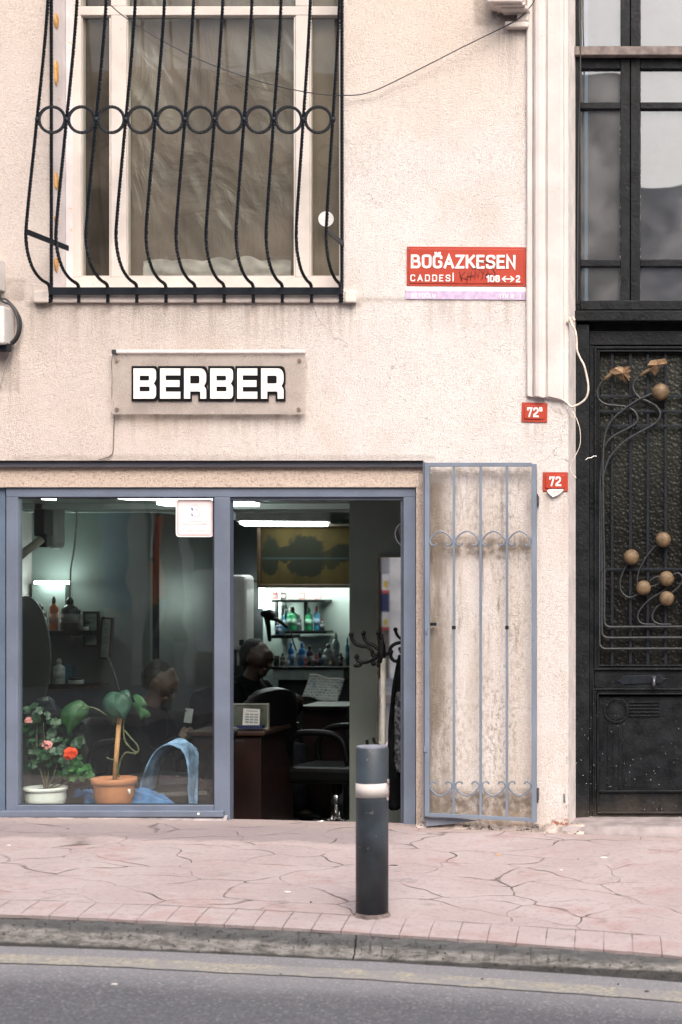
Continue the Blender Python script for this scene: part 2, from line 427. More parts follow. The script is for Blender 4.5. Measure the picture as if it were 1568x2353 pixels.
def painted_steel(name, col, chip=(.09,.06,.045), am=.0):
    t = NT(name)
    c = t.mix(t.step(t.noise(4, 5), .3, .7), tuple(k*.86 for k in col), tuple(k*1.1 for k in col))
    c = t.mix(t.step(t.noise(38, 5, .7), .68-am, .72-am, 0, .9), c, chip)
    c = t.mix(t.step(t.noise(150, 3), .66, .75, 0, .25), c, (.5,.5,.52))
    return t.done(c, t.step(t.noise(9, 4), .3, .7, .38, .58), 0, t.bump(t.noise(70, 4), .25, .003), .45)

def pavement_mat():
    t = NT('pink_stamped_concrete')
    o = t.sep()
    base = t.mix(t.step(t.noise(1.6, 5, .6), .32, .66), (.30,.247,.247), (.36,.31,.31))
    base = t.mix(t.step(t.noise(3.1, 5, .65), .52, .68, 0, .55), base, (.285,.18,.172))
    base = t.mix(t.step(t.noise(6.5, 6, .7), .56, .7, 0, .55), base, (.19,.165,.168))
    base = t.mix(t.step(t.noise(9, 6, .7, vec=t.scale(t.pos, (.5, 2, 1))), .52, .72, 0, .55), base, (.37,.325,.325))
    # grey, trodden strip along the shop front
    edge = t.math('ADD', o[1], t.math('MULTIPLY', t.math('SUBTRACT', t.noise(2.3, 4), .5), .35))
    edge = t.math('ADD', edge, t.math('MULTIPLY', o[0], .0))
    gy = t.math('MULTIPLY', t.step(edge, -.62, -.48), t.step(o[0], .55, .2))
    base = t.mix(t.math('MULTIPLY', gy, .75), base, (.20,.167,.17))
    rim = t.math('MULTIPLY', t.math('MULTIPLY', t.step(edge, -.72, -.60), t.step(edge, -.56, -.50, 1, 0)), t.step(o[0], .55, .2))
    base = t.mix(t.math('MULTIPLY', rim, t.step(t.noise(40, 4), .4, .6, .15, .8)), base, (.37,.30,.29))
    base = t.mix(t.math('MULTIPLY', t.step(edge, -.16, -.03), .6), base, (.30,.24,.22))
    base = t.mix(t.step(t.noise(120, 3, .7), .6, .75, 0, .5), base, (.15,.11,.108))
    base = t.mix(t.step(t.noise(38, 5, .75), .52, .68, 0, .5), base, (.17,.13,.128))
    base = t.mix(t.step(t.vor(24, 'F1'), .05, .02, 0, .8), base, (.10,.08,.075))
    # flagstone joints pressed into it
    warp = t.scale(t.noise(3.0, 1.5, .4, out=1), (.42, .42, 0))
    v2 = t.vadd(t.scale(t.pos, (.85, 1.25, 0)), warp)
    cr = t.vor(2.5, 'DISTANCE_TO_EDGE', vec=v2, rnd=.85)
    main = t.step(o[1], -1.98, -1.94)
    wd = t.step(t.noise(5, 3), .4, .75, .006, .026)
    line = t.step(cr, 0.0, wd, 1, 0)
    line = t.math('MULTIPLY', line, main)
    fade = t.step(t.noise(4.6, 3), .40, .66, .15, .95)
    # border row of small setts along the kerb
    xs = t.math('ADD', o[0], t.math('MULTIPLY', o[1], .10))
    fr = t.math('ABSOLUTE', t.math('SUBTRACT', t.math('FRACT', t.math('DIVIDE', xs, .118)), .5))
    j = t.math('MULTIPLY', t.step(fr, .478, .492), t.math('SUBTRACT', 1, main))
    bl = t.math('ABSOLUTE', t.math('ADD', o[1], t.math('ADD', 1.965, t.math('MULTIPLY', t.math('SUBTRACT', t.noise(4, 3), .5), .03))))
    bl = t.step(bl, .001, .007, 1, 0)
    allj = t.math('MAXIMUM', t.math('MULTIPLY', line, fade), t.math('MULTIPLY', t.math('MAXIMUM', j, bl), t.step(t.noise(6, 2), .38, .6, .12, .7)))
    c = t.mix(t.math('MULTIPLY', allj, .85), base, (.065,.05,.05))
    h = t.math('SUBTRACT', t.math('ADD', t.math('MULTIPLY', t.noise(18, 6, .65), .35), t.math('MULTIPLY', t.noise(3, 3), .5)), t.math('MULTIPLY', allj, .9))
    return t.done(c, .82, 0, t.bump(h, .8, .02), .3)

def asphalt():
    t = NT('worn_asphalt')
    o = t.sep()
    f = t.vor(120, 'F1', out=1); sx = t.sep(f)
    g = t.mix(sx[0], (.065,.069,.080), (.16,.162,.178))
    g = t.mix(t.step(sx[1], .93, .96), g, (.30,.29,.285))
    g = t.mix(t.step(t.noise(260, 2), .5, .66, 0, .6), g, (.05,.052,.06))
    lane = t.step(t.math('ADD', o[1], t.math('MULTIPLY', t.noise(1.4, 4), .5)), -2.75, -2.25)
    g = t.mix(t.math('MULTIPLY', lane, .5), g, (.27,.265,.28))
    g = t.mix(t.step(t.noise(.9, 4), .5, .7, 0, .3), g, (.07,.072,.08))
    g = t.mix(t.math('MULTIPLY', t.step(t.math('ADD', o[1], t.math('MULTIPLY', t.noise(2.2, 4), .3)), -2.62, -2.85), .35), g, (.055,.058,.066))
    return t.done(g, .85, 0, t.bump(t.math('ADD', sx[2], t.noise(90, 4)), .55, .006), .3)

def worn_paint():
    t = NT('worn_yellow_road_paint')
    f = t.noise(55, 5, .7)
    e = t.noise(7, 4, .6)
    c = t.mix(t.step(f, .40, .62), (.18,.178,.18), (.36,.33,.25))
    c = t.mix(t.step(e, .38, .62, .1, .85), c, (.20,.198,.205))
    return t.done(c, .8, 0, t.bump(t.noise(120, 4), .5, .004), .3)

def kerb_mat():
    t = NT('weathered_kerb_concrete')
    o = t.sep()
    st = t.noise(22, 7, .75, vec=t.scale(t.pos, (.6, 1, 1.8)))
    c = t.mix(t.step(st, .35, .65), (.10,.098,.094), (.27,.26,.25))
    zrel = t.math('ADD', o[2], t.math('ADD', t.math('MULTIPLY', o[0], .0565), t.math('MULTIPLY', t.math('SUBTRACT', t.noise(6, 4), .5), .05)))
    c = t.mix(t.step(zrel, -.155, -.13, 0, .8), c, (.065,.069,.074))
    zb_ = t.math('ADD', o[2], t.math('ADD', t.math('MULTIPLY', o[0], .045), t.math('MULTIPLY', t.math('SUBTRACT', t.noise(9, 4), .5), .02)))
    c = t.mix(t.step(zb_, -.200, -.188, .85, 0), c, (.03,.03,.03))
    drip = t.noise(30, 3, .6, vec=t.scale(t.pos, (1.2, .3, .05)))
    c = t.mix(t.math('MULTIPLY', t.step(drip, .60, .66), t.math('MULTIPLY', t.step(o[0], .2, .35), t.step(zrel, -.19, -.15, 0, .8))), c, (.05,.05,.052))
    pit = t.noise(70, 3, .7)
    c = t.mix(t.step(pit, .64, .7, 0, .9), c, (.06,.055,.05))
    xk = P(820, 2170, -2.2).x
    cx = t.math('ABSOLUTE', t.math('SUBTRACT', t.math('ADD', o[0], t.math('MULTIPLY', t.math('SUBTRACT', t.noise(18, 3), .5), .03)), xk))
    c = t.mix(t.step(cx, .002, .005, 1, 0), c, (.015,.014,.013))
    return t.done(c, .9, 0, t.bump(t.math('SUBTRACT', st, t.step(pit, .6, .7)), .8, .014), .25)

def black_wood():
    t = NT('flaking_black_painted_wood')
    o = t.sep()
    g = t.noise(30, 6, .7, vec=t.scale(t.pos, (.35, 1, .35)))
    c = t.mix(t.step(g, .35, .7), (.003,.004,.005), (.011,.013,.016))
    c = t.mix(t.step(t.noise(45, 5, .75), .66, .72, 0, .5), c, (.12,.11,.10))
    low = t.step(o[2], 1.0, .2, 0, 1)
    sp = t.vor(42, 'F1'); 
    c = t.mix(t.math('MULTIPLY', t.step(sp, .055, .09, 1, 0), t.math('MULTIPLY', low, t.step(t.noise(5, 2), .42, .52))), c, (.55,.53,.5))
    dust = t.step(t.math('ADD', o[2], t.math('MULTIPLY', t.noise(8, 4), .25)), .28, .02, 0, .35)
    c = t.mix(t.math('MULTIPLY', dust, t.noise(40, 4)), c, (.25,.2,.16))
    return t.done(c, t.step(t.noise(12, 4), .3, .7, .36, .6), 0, t.bump(t.math('ADD', g, t.noise(60, 4)), .45, .006), .2)

def glass_mat(name, dirt=.03, tint=(.93,.97,.95), dirtcol=(.5,.48,.44), ior=1.5, gain=1.0, rough=0.0):
    t = NT(name); t.t.nodes.remove(t.b)
    out = t.t.nodes['Material Output']
    dt = t.n('ShaderNodeVectorMath', operation='DOT_PRODUCT'); t.l(t.geo.outputs['Normal'], dt.inputs[0]); t.l(t.geo.outputs['Incoming'], dt.inputs[1])
    sch = t.math('ADD', .04, t.math('MULTIPLY', t.math('POWER', t.math('SUBTRACT', 1.0, t.math('ABSOLUTE', dt.outputs['Value']), clamp=True), 5.0), .96))
    gl = t.n('ShaderNodeBsdfGlossy'); gl.inputs['Roughness'].default_value = rough; gl.inputs['Color'].default_value = (1,1,1,1)
    tr = t.n('ShaderNodeBsdfTransparent'); tr.inputs[0].default_value = (*tint, 1)
    df = t.n('ShaderNodeBsdfDiffuse'); df.inputs[0].default_value = (*dirtcol, 1)
    b = t.bump(t.noise(1.6, 2), .05, .05); t.l(b, gl.inputs['Normal'])
    m1 = t.n('ShaderNodeMixShader'); t.l(t.math('MULTIPLY', sch, gain, clamp=True), m1.inputs[0]); t.l(tr.outputs[0], m1.inputs[1]); t.l(gl.outputs[0], m1.inputs[2])
    m2 = t.n('ShaderNodeMixShader'); t.l(t.step(t.noise(4, 5, .6), .3, .75, dirt*.4, dirt*1.6), m2.inputs[0]); t.l(m1.outputs[0], m2.inputs[1]); t.l(df.outputs[0], m2.inputs[2])
    t.l(m2.outputs[0], out.inputs[0]); return t.m

def emit(name, col, st):
    t = NT(name); t.b.inputs['Emission Color'].default_value = (*col, 1); t.b.inputs['Emission Strength'].default_value = st
    return t.done(col, .4)

M = {}
M['stucco'] = stucco(); M['render'] = smooth_render()
M['steel'] = painted_steel('blue_grey_painted_steel', (.115,.138,.188), am=-.01)
M['gate'] = painted_steel('blue_grey_gate_paint', (.145,.175,.225), am=.015)
M['pave'] = pavement_mat(); M['asphalt'] = asphalt(); M['line'] = worn_paint(); M['kerb'] = kerb_mat()
M['bwood'] = black_wood()
M['viron'] = simple('dull_black_vine_iron', (.020,.024,.029), .5, .0, .2, 40, .3, 120)
M['biron'] = simple('black_wrought_iron', (.007,.010,.015), .5, .0, .2, 40, .3, 120, spec=.25)
M['whitewood'] = simple('chalky_white_window_paint', (.54,.49,.455), .6, 0, .06, 6, .35, 50, speck=((.45,.36,.28), 30, .66))
M['reveal'] = simple('lilac_white_reveal_paint', (.60,.55,.56), .8, 0, .08, 7, .5, 40, speck=((.55,.40,.27), 16, .66))
M['foam'] = simple('orange_expanding_foam', (.62,.34,.12), .8, 0, .2, 30, .6, 60)
M['glass'] = glass_mat('shop_window_glass', .004, gain=1.5)
M['upglass'] = glass_mat('upstairs_window_glass', .06, dirtcol=(.40,.32,.26), gain=.55)
M['trglass'] = glass_mat('dusty_transom_glass', .20, tint=(.5,.55,.55), dirtcol=(.30,.30,.31), gain=5.5)
M['sill'] = simple('chipped_limestone_sill', (.56,.50,.46), .85, 0, .12, 8, .6, 60)
M['red'] = simple('red_enamel', (.36,.038,.018), .42, 0, .07, 9, .12, 60, coat=.3, speck=((.32,.03,.02), 24, .68))
M['whitep'] = simple('white_enamel', (.74,.73,.72), .4, 0, .04, 20)
M['lilac'] = simple('faded_lilac_strip', (.47,.37,.52), .5, 0, .12, 30)
M['blackp'] = simple('black_acrylic', (.004,.004,.005), .5, spec=.2)
M['ink'] = simple('black_marker_ink', (.03,.012,.01), .6)
M['chrome'] = simple('chrome', (.75,.75,.76), .14, 1, .03)
M['screw'] = simple('rusty_screw', (.20,.14,.11), .6, .4, .2)
M['plastic'] = simple('grey_white_plastic', (.55,.54,.53), .45, 0, .06, 8)
M['cable'] = simple('black_cable', (.02,.022,.026), .5)
M['wcord'] = simple('dirty_white_cord', (.60,.52,.45), .7, 0, .15, 30, .3)
M['bronze'] = simple('aged_bronze', (.13,.085,.045), .62, .1, .25, 34, .35, 90)
M['bronzeleaf'] = simple('aged_bronze_sheet', (.20,.125,.07), .48, .3, .3, 22, .5, 70)
M['bollard'] = simple('slate_bollard_paint', (.026,.037,.048), .5, 0, .35, 5, .25, 60, speck=((.10,.105,.10), 26, .66))
M['tape'] = simple('scuffed_white_tape', (.46,.43,.415), .5, 0, .05, 10, .2, 40, speck=((.15,.13,.12), 34, .72))
M['paper'] = simple('paper', (.72,.69,.66), .8, 0, .04)

def acrylic():
    t = NT('weathered_clear_acrylic'); t.t.nodes.remove(t.b); out = t.t.nodes['Material Output']
    tr = t.n('ShaderNodeBsdfTransparent'); tr.inputs[0].default_value = (.90,.88,.86,1)
    df = t.n('ShaderNodeBsdfDiffuse'); df.inputs[0].default_value = (.62,.56,.52,1)
    gl = t.n('ShaderNodeBsdfGlossy'); gl.inputs['Roughness'].default_value = .12
    m1 = t.n('ShaderNodeMixShader'); t.l(t.step(t.noise(6, 4), .3, .7, .25, .42), m1.inputs[0]); t.l(tr.outputs[0], m1.inputs[1]); t.l(df.outputs[0], m1.inputs[2])
    m2 = t.n('ShaderNodeMixShader'); m2.inputs[0].default_value = .05; t.l(m1.outputs[0], m2.inputs[1]); t.l(gl.outputs[0], m2.inputs[2])
    t.l(m2.outputs[0], out.inputs[0]); return t.m
M['acrylic'] = acrylic()

def dimple():
    t = NT('dimpled_obscure_glass')
    o = t.sep()
    v = t.vor(62, 'SMOOTH_F1')
    c = t.mix(t.step(t.noise(5, 4), .3, .7), (.003,.003,.003), (.010,.010,.008))
    c = t.mix(t.step(o[2], 1.35, 2.3, 0, .6), c, (.028,.030,.025))
    return t.done(c, .36, 0, t.bump(v, .5, .010), .22)
M['dimple'] = dimple()

def sheet():
    t = NT('creased_plastic_sheeting')
    o = t.sep(); cb_ = t.n('ShaderNodeCombineXYZ'); t.l(t.math('MULTIPLY', t.math('ADD', o[0], t.math('MULTIPLY', o[2], .55)), 1.7), cb_.inputs[0]); t.l(t.math('MULTIPLY', o[2], .45), cb_.inputs[1]); dg_ = cb_.outputs[0]
    c = t.mix(t.step(t.noise(2.2, 3), .3, .7), (.085,.063,.054), (.125,.094,.081))
    w_ = t.noise(2.2, 5, .5, vec=t.vadd(t.scale(t.pos, (1.5, 1, .8)), t.scale(t.noise(1.2, 2, out=1), (.8,.8,.8))), dist=.6)
    c = t.mix(t.step(t.noise(3.5, 5, .6, vec=dg_, dist=.5), .63, .78, 0, .5), c, (.46,.42,.41))  # pale streaks here and next paint crease highlights into the colour
    c = t.mix(t.step(t.noise(5, 3, .5, vec=dg_), .66, .72, 0, .3), c, (.40,.36,.35))
    return t.done(c, .42, 0, t.bump(w_, .8, .06), .4)
M['sheet'] = sheet()

# ------------------------------------------------------------------ the ground
def cl(x, a, b): return max(a, min(b, x))
def zw(X): X = cl(X, -3.2, 3.2); return -.004 - .0255*X - .005*X*X
def zk(X): X = cl(X, -2.6, 3.4); return -.0816 - .0511*X - .00876*X*X
KY = -2.2
def zp(X, Y): t = cl(-Y/2.2, -.1, 1.0); return zw(X)*(1-t) + zk(X)*t
def kh(X): return .128 - .008*cl(X+.8, 0, 3)
def xs_list(): 
    r = [-60, -30, -15, -8]
    r += [-5+.05*i for i in range(201)] + [8, 15, 30, 60]; return r
XS = xs_list()
def sheet_grid(mb, ys, zf, jit=None):
    nx = len(XS); vs = []
    for j, y in enumerate(ys):
        for X in XS:
            yy = y
            if jit and j == 0: yy += jit(X)
            vs.append((X, yy, zf(X, yy)))
    mb.add(vs, [(j*nx+i, j*nx+i+1, (j+1)*nx+i+1, (j+1)*nx+i) for j in range(len(ys)-1) for i in range(nx-1)], True)
def rag(X): return .012*noise.noise((X*9, 3, 1)) + .007*noise.noise((X*31, 1, 5))
mb = MB()
ys = [KY-.012] + [KY+.1*i for i in range(1, 22)] + [0, .09]
sheet_grid(mb, ys, lambda X, Y: zp(X, Y) + .003*noise.noise((X*3, Y*3, 0)) - (.006 if Y < KY+.02 else 0), rag)
# the ragged lip of the paving over the kerb
nx = len(XS); base = len(mb.v); vs = []
for X in XS: yy = KY-.012+rag(X); vs.append((X, yy, zp(X, yy)-.006+.003*noise.noise((X*3, yy*3, 0))))
for X in XS: yy = KY-.012+rag(X)*.6; vs.append((X, yy+.004, zk(X)-.018-.008*abs(noise.noise((X*14, 0, 0)))))
mb.add(vs, [(nx+i, nx+i+1, i+1, i) for i in range(nx-1)], True)
tag(mb.build('pavement', M['pave'], loc=(0,0,0)), kind='structure')
# kerb face
mb = MB(); rows = 9; vs = []
KX = [-60, -30, -15, -8] + [-5+.02*i for i in range(501)] + [8, 15, 30, 60]; nk = len(KX)
for j in range(rows):
    t = j/(rows-1)
    for X in KX:
        zt = zk(X)-.010; zb = zk(X)-kh(X)-.02
        ch = .0 if j else .014
        vs.append((X, KY-.010-.035*t + ch + .006*noise.noise((X*6, t*5, 2)) + .004*noise.noise((X*25, t*9, 7)), zt+(zb-zt)*t))
mb.add(vs, [((j+1)*nk+i, (j+1)*nk+i+1, j*nk+i+1, j*nk+i) for j in range(rows-1) for i in range(nk-1)], True)
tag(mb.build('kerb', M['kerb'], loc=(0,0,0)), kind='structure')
def zr(X, Y): return zk(X) - kh(X) + .028*cl(-2.3-Y, 0, 2.4) - .028*cl(-5.7-Y, 0, 2.4)
mb = MB(); sheet_grid(mb, [KY-8.0+3.0, KY-2.4, KY-1.2, KY-.6, KY-.3, KY-.02][0:0] + [-8.0, -7, -6, -5, -4, -3.5, -3, -2.7, -2.5, -2.2], zr)
tag(mb.build('road', M['asphalt'], loc=(0,0,0)), kind='structure')
mb = MB()
def ly(X): return -2.405 - .012*cl(X, -3, 3) + .01*noise.noise((X*2, 0, 9))
vs = []
for off in (-.17, -.0):
    for X in XS: yy = ly(X)+off+.012*noise.noise((X*11, off*40, 0)); vs.append((X, yy, zr(X, yy)+.004))
mb.add(vs, [(i, i+1, nx+i+1, nx+i) for i in range(nx-1)], True)
tag(mb.build('road_line', M['line'], loc=(0,0,0)), kind='structure')
mb = MB(); sheet_grid(mb, [-12.2, -10, -8.0], lambda X, Y: zk(X)-.02)
vs = [(X, -8.0, zk(X)-.02) for X in XS] + [(X, -7.98, zk(X)-.25) for X in XS]
mb.add(vs, [(i, i+1, nx+i+1, nx+i) for i in range(nx-1)])
tag(mb.build('opposite_pavement', simple('grey_paving', (.34,.31,.30), .8, 0, .2, 3, .4), loc=(0,0,0)), kind='structure')
mb = MB(); mb.add([(-300,-300,-.9),(300,-300,-.9),(300,300,-.9),(-300,300,-.9)], [(0,1,2,3)])
tag(mb.build('ground', simple('earth', (.25,.22,.2), .9), loc=(0,0,-.9)), kind='structure')

# ------------------------------------------------------------------ the building
bld = thing('building', (0, .2, 0), 'cream stuccoed street front with the barber shop, barred upper window and black double door', 'building')
def wall_cells(mb, xs, zs, holes, y0, y1):
    xs = sorted(xs); zs = sorted(zs)
    def hole(x, z): return any(a < x < b and c < z < d for a, b, c, d in holes)
    nX, nZ = len(xs)-1, len(zs)-1
    H = [[hole((xs[i]+xs[i+1])/2, (zs[j]+zs[j+1])/2) for j in range(nZ)] for i in range(nX)]
    for i in range(nX):
        for j in range(nZ):
            if H[i][j]: continue
            a, b, c, d = xs[i], xs[i+1], zs[j], zs[j+1]
            mb.add([(a,y0,c),(b,y0,c),(b,y0,d),(a,y0,d)], [(0,1,2,3)])
            mb.add([(a,y1,c),(b,y1,c),(b,y1,d),(a,y1,d)], [(3,2,1,0)])
            if i+1 >= nX or H[i+1][j]: mb.add([(b,y0,c),(b,y1,c),(b,y1,d),(b,y0,d)], [(0,1,2,3)])
            if i == 0 or H[i-1][j]: mb.add([(a,y0,c),(a,y1,c),(a,y1,d),(a,y0,d)], [(3,2,1,0)])
            if j+1 >= nZ or H[i][j+1]: mb.add([(a,y0,d),(b,y0,d),(b,y1,d),(a,y1,d)], [(0,1,2,3)])
            if j == 0 or H[i][j-1]: mb.add([(a,y0,c),(b,y0,c),(b,y1,c),(a,y1,c)], [(3,2,1,0)])
def X0(x): return P(x, 0).x
def Z0(y): return P(0, y).z
WT = 7.2
door_l, door_r = X0(1307), X0(1307)+1.62
holes = [(X0(121), X0(791), Z0(664), Z0(-330)), (X0(-260), X0(973), -.6, Z0(1058)), (door_l, door_r, -.6, Z0(-420))]
mb = MB()
wall_cells(mb, [X0(-2600), X0(-260), X0(121), X0(791), X0(973), door_l, door_r, door_r+6], [-.6, Z0(1058), Z0(664), Z0(-330), Z0(-420), WT], holes, 0, .30)
mb.build('wall', M['stucco'], bld, bevel=.006)
# left jamb of the doorway, painted smooth, splayed a little
mb = MB()
mb.add([(door_l+.0005,-.001,-.3),(door_l+.008,.29,-.3),(door_l+.008,.29,WT-1),(door_l+.0005,-.001,WT-1),(door_l-.02,.25,-.3),(door_l-.02,.25,WT-1)],
       [(0,1,2,3)])
mb.build('door_jamb', simple('cream_jamb_paint', (.68,.63,.61), .85, 0, .1, 9, .6, 50, speck=((.40,.32,.27), 14, .68)), bld)
# moulded pilaster beside the doorway
mb = MB()
prof = [(1212,.0),(1212,-.022),(1215,-.026),(1225,-.026),(1226,-.012),(1229,-.012),(1230,-.036),(1234,-.046),(1242,-.050),(1250,-.046),(1256,-.036),(1257,-.018),(1260,-.018),(1261,-.032),(1290,-.033),(1297,-.030),(1298,-.012),(1303,-.010),(1306.5,-.004),(1306.5,.0)]
zb = Z0(912); nseg = 60
vs = []
for j in range(nseg+1):
    z = zb + (WT-.2-zb)*(j/nseg)**1.0
    for k, (x, y) in enumerate(prof):
        q = .0018*noise.noise((x*.3, z*3, 1))
        zz = z
        if j == 0: zz = zb + (.018*noise.noise((x*.05, 4, 1)) + (.0 if x < 1262 else -.03*(x-1262)/40))
        vs.append((X0(x)+q, y+q, zz))
n = len(prof)
mb.add(vs, [(j*n+k, (j+1)*n+k, (j+1)*n+k+1, j*n+k+1)[::-1] for j in range(nseg) for k in range(n-1)], False)
mb.add(vs[:n], [tuple(range(n))])
mb.build('pilaster', M['render'], bld)
# broken corner plaster below the pilaster
mb = MB()
def lump(u, v):
    x = 1226+u*82; y = 905+v*42
    th = max(0, sin(u*pi)*sin(v*pi))**.6
    p = P(1262+u*42+6*v*(1-u), y+u*14); return (p.x, .003-.009*th*(1+.5*noise.noise((x*.06, y*.06, 0))), p.z)
mb.grid(lump, 30, 14)
mb.build('plaster_patch', M['render'], bld)
# corbel high up on the right
mb = MB()
mb.bp(1118, 1200, -60, 4, -.16, .16); mb.bp(1134, 1206, 4, 12, -.13, .13); mb.bp(1150, 1213, 12, 22, -.10, .10)
mb.bp(1160, 1214, 48, 62, -.05, .05); mb.bp(1188, 1214, 22, 48, -.05, .05)
cb = mb.build('corbel', M['sill'], bld, bevel=.008)
tag(cb, 'broken moulded stone corbel with a soot stain under it')

# ---- upper window
wy = .17
win = MB()
win.bp(158, 800, 14, 35, wy, .07)          # transom
win.bp(158, 186, 35, 637, wy, .07); win.bp(255, 290, 35, 637, wy, .07); win.bp(679, 712, 35, 637, wy, .07)
win.bp(783, 800, 35, 637, wy, .07); win.bp(158, 800, 637, 663, wy, .07)
win.bp(158, 186, -330, 14, wy, .07); win.bp(255, 290, -330, 14, wy+.004, .06); win.bp(679, 712, -330, 14, wy+.004, .06); win.bp(783, 800, -330, 14, wy, .07)
wo = win.build('window', M['whitewood'], bld, bevel=.004); tag(wo, 'white wooden casement window with clouded plastic behind the glass')
b2 = MB()
for a, b in ((186,255),(290,679),(712,783)):
    for (x0,x1,y0,y1) in ((a,a+3.5,35,637),(b-3.5,b,35,637),(a+3.5,b-3.5,35,38.5),(a+3.5,b-3.5,633.5,637)):
        b2.bp(x0,x1,y0,y1,wy+.012,.02)
b2.build('glazing_bead', M['whitewood'], wo)
for a, b in ((186,255),(290,679),(712,783)):
    for c, d in ((35,637),(-330,14)):
        g = MB(); g.bp(a, b, c, d, wy+.03, .004); g.build('pane', M['upglass'], wo)
mb = MB()
def shf(u, v):
    x = 286+u*400; y = -30+v*690
    p = P(x, y, wy+.12)
    d = .035*noise.noise((p.x*2.3, p.z*1.1, 2)) + .018*noise.noise((p.x*6+p.z*2, p.z*2.4, 5)) + .010*abs(noise.noise((p.x*9+p.z*5, p.z*3, 8)))
    return (p.x, wy+.10+d, p.z)
mb.grid(shf, 90, 120)
mb.build('plastic_sheet', M['sheet'], wo)
mb = MB(); 
def shf2(u, v):
    p = P(700+u*110, -30+v*680, wy+.12); return (p.x, wy+.10+.03*noise.noise((p.x*4, p.z*1.3, 7)), p.z)
mb.grid(shf2, 20, 60); mb.build('curtain', simple('brown_curtain', (.17,.12,.092), .7, 0, .25, 3, .3), wo)
mb = MB(); mb.disc(P(749.5, 503, wy+.026), px(18), wy+.026, wy+.029); tag(mb.build('sticker', M['whitep'], wo), 'round white sticker low on the narrow right pane')
mb = MB(); mb.box(X0(60), X0(900), wy+.75, wy+.78, Z0(720), Z0(-360)); mb.box(X0(60), X0(900), .31, wy+.75, Z0(700), Z0(690)); mb.box(X0(60), X0(70), .31, wy+.75, Z0(720), Z0(-360)); mb.box(X0(890), X0(900), .31, wy+.75, Z0(720), Z0(-360)); mb.box(X0(60), X0(900), .31, wy+.75, Z0(-345), Z0(-360)); mb.build('upstairs_wall', simple('dark_room', (.05,.042,.036), .9), bld)
# crumpled cloth behind the lower panes
mb = MB()
def clo(u, v):
    p = P(330+u*340, 600+v*45-26*abs(noise.noise((u*5,1,1)))*(1-v), wy+.07)
    return (p.x, wy+.065+.02*noise.noise((u*8, v*3, 3)), p.z)
mb.grid(clo, 40, 8); mb.build('cloth', simple('pale_cloth', (.30,.26,.25), .8, 0, .2, 9), wo)
# reveal lining and foam
mb = MB()
xa = X0(121)
mb.add([(xa+.0015,.004,Z0(664)),(xa+.0125,wy+.002,Z0(664)),(xa+.0125,wy+.002,Z0(-330)),(xa+.0015,.004,Z0(-330))], [(0,1,2,3)])
mb.add([(xa+.0125,wy-.03,Z0(664)),(xa+.06,wy+.03,Z0(664)),(xa+.06,wy+.03,Z0(-330)),(xa+.0125,wy-.03,Z0(-330))], [(0,1,2,3)])
mb.build('window_reveal', M['reveal'], bld)
for (zx, zy, hw, hh) in ((250,88,11,36),(251,312,11,56),(247,782,10,36),(246,950,9,17),(239,1146,12,36)):
    c = P(zx/1.8826+1.5, zy/1.8826, .03)
    mb = MB(); mb.ball((xa+.006, .035+.0, c.z), (.007, .026, px(hh/1.88)), 10, 10)
    for i, v in enumerate(mb.v): v += Vector((0, .008*noise.noise(v*30), .012*noise.noise(v*22)))
    mb.build('foam_patch', M['foam'], bld)
# stone sill
mb = MB(); mb.bp(76, 818, 667, 695, -.022, .04); mb.bp(76, 112, 667, 695, -.045, .022); mb.bp(792, 818, 667, 695, -.045, .022)
for v in mb.v: pass
sl_ = mb.build('sill', M['sill'], bld, bevel=.008)
mb = MB(); mb.box(X0(121)+.001, X0(791)-.001, -.02, .29, Z0(668), Z0(662)); mb.build('sill_top', M['whitewood'], bld, bevel=.003)

# ---- window grille (belly bars)
gr = thing('window_grille', P(450, 664, -.03), 'black iron grille of bellied twisted bars with a row of rings over the upper window', 'window grille')
GY = -.035
# side profile of one bar: (photo y, how far it stands out)
prof = [(-300,.0),(-200,.0),(-90,.004),(0,.02),(90,.055),(180,.10),(275,.152),(360,.197),(450,.245),(520,.278),(545,.283),(570,.272),(595,.245),(618,.20),(634,.145),(645,.085),(650,.035),(655,.01),(662,.0),(680,.0),(696,.0)]
def grz(y, p): return CZ - (y-AY)*(D+GY-p)/F
sidepts = spline([Vector((0, GY-p, grz(y, p))) for y, p in prof], 8)
pitch = (X0(782)-X0(114))/10; gx0 = P(114.5, 664, GY).x; pitch = (P(783, 664, GY).x-gx0)/10
def resamp(pts, st):
    out = [pts[0]]; acc = 0
    for a, b in zip(pts, pts[1:]):
        L = (b-a).length; t = st-acc
        while t < L: out.append(a+(b-a)*(t/L)); t += st
        acc = (acc+L) % st
    out.append(pts[-1]); return out
rs = resamp(sidepts, .011)
first = None
for k in range(11):
    if first is None:
        mb = MB(); mb.tube([p+Vector((gx0, 0, 0)) for p in rs], .0098, 4, 85, smooth=False)
        first = mb.build('bellied_bar', M['biron'], gr)
    else:
        c = first.copy(); COL.objects.link(c); c.parent = gr; c.location = (k*pitch, 0, 0)
for k in (0, 10):
    xx = gx0+k*pitch
    mb = MB(); mb.tube([Vector((xx+.004, GY+.012, Z0(696)+(Z0(-300)-Z0(696))*i/220)) for i in range(221)], .0098, 4, 85, smooth=False)
    mb.build('side_bar', M['biron'], gr)
mb = MB(); a = P(113, 660, GY-.012); b = P(785.5, 677, GY-.012); mb.box(a.x, b.x, GY-.014, GY-.004, b.z, a.z); mb.build('bottom_rail', M['biron'], gr, bevel=.002)
a = P(113, -250, GY-.012); b = P(785.5, -233, GY-.012)
mb = MB(); mb.box(a.x, b.x, GY-.014, GY-.004, b.z, a.z); mb.build('top_rail', M['biron'], gr, bevel=.002)
ry = GY-.150; rz = grz(275, .150)
fr = None
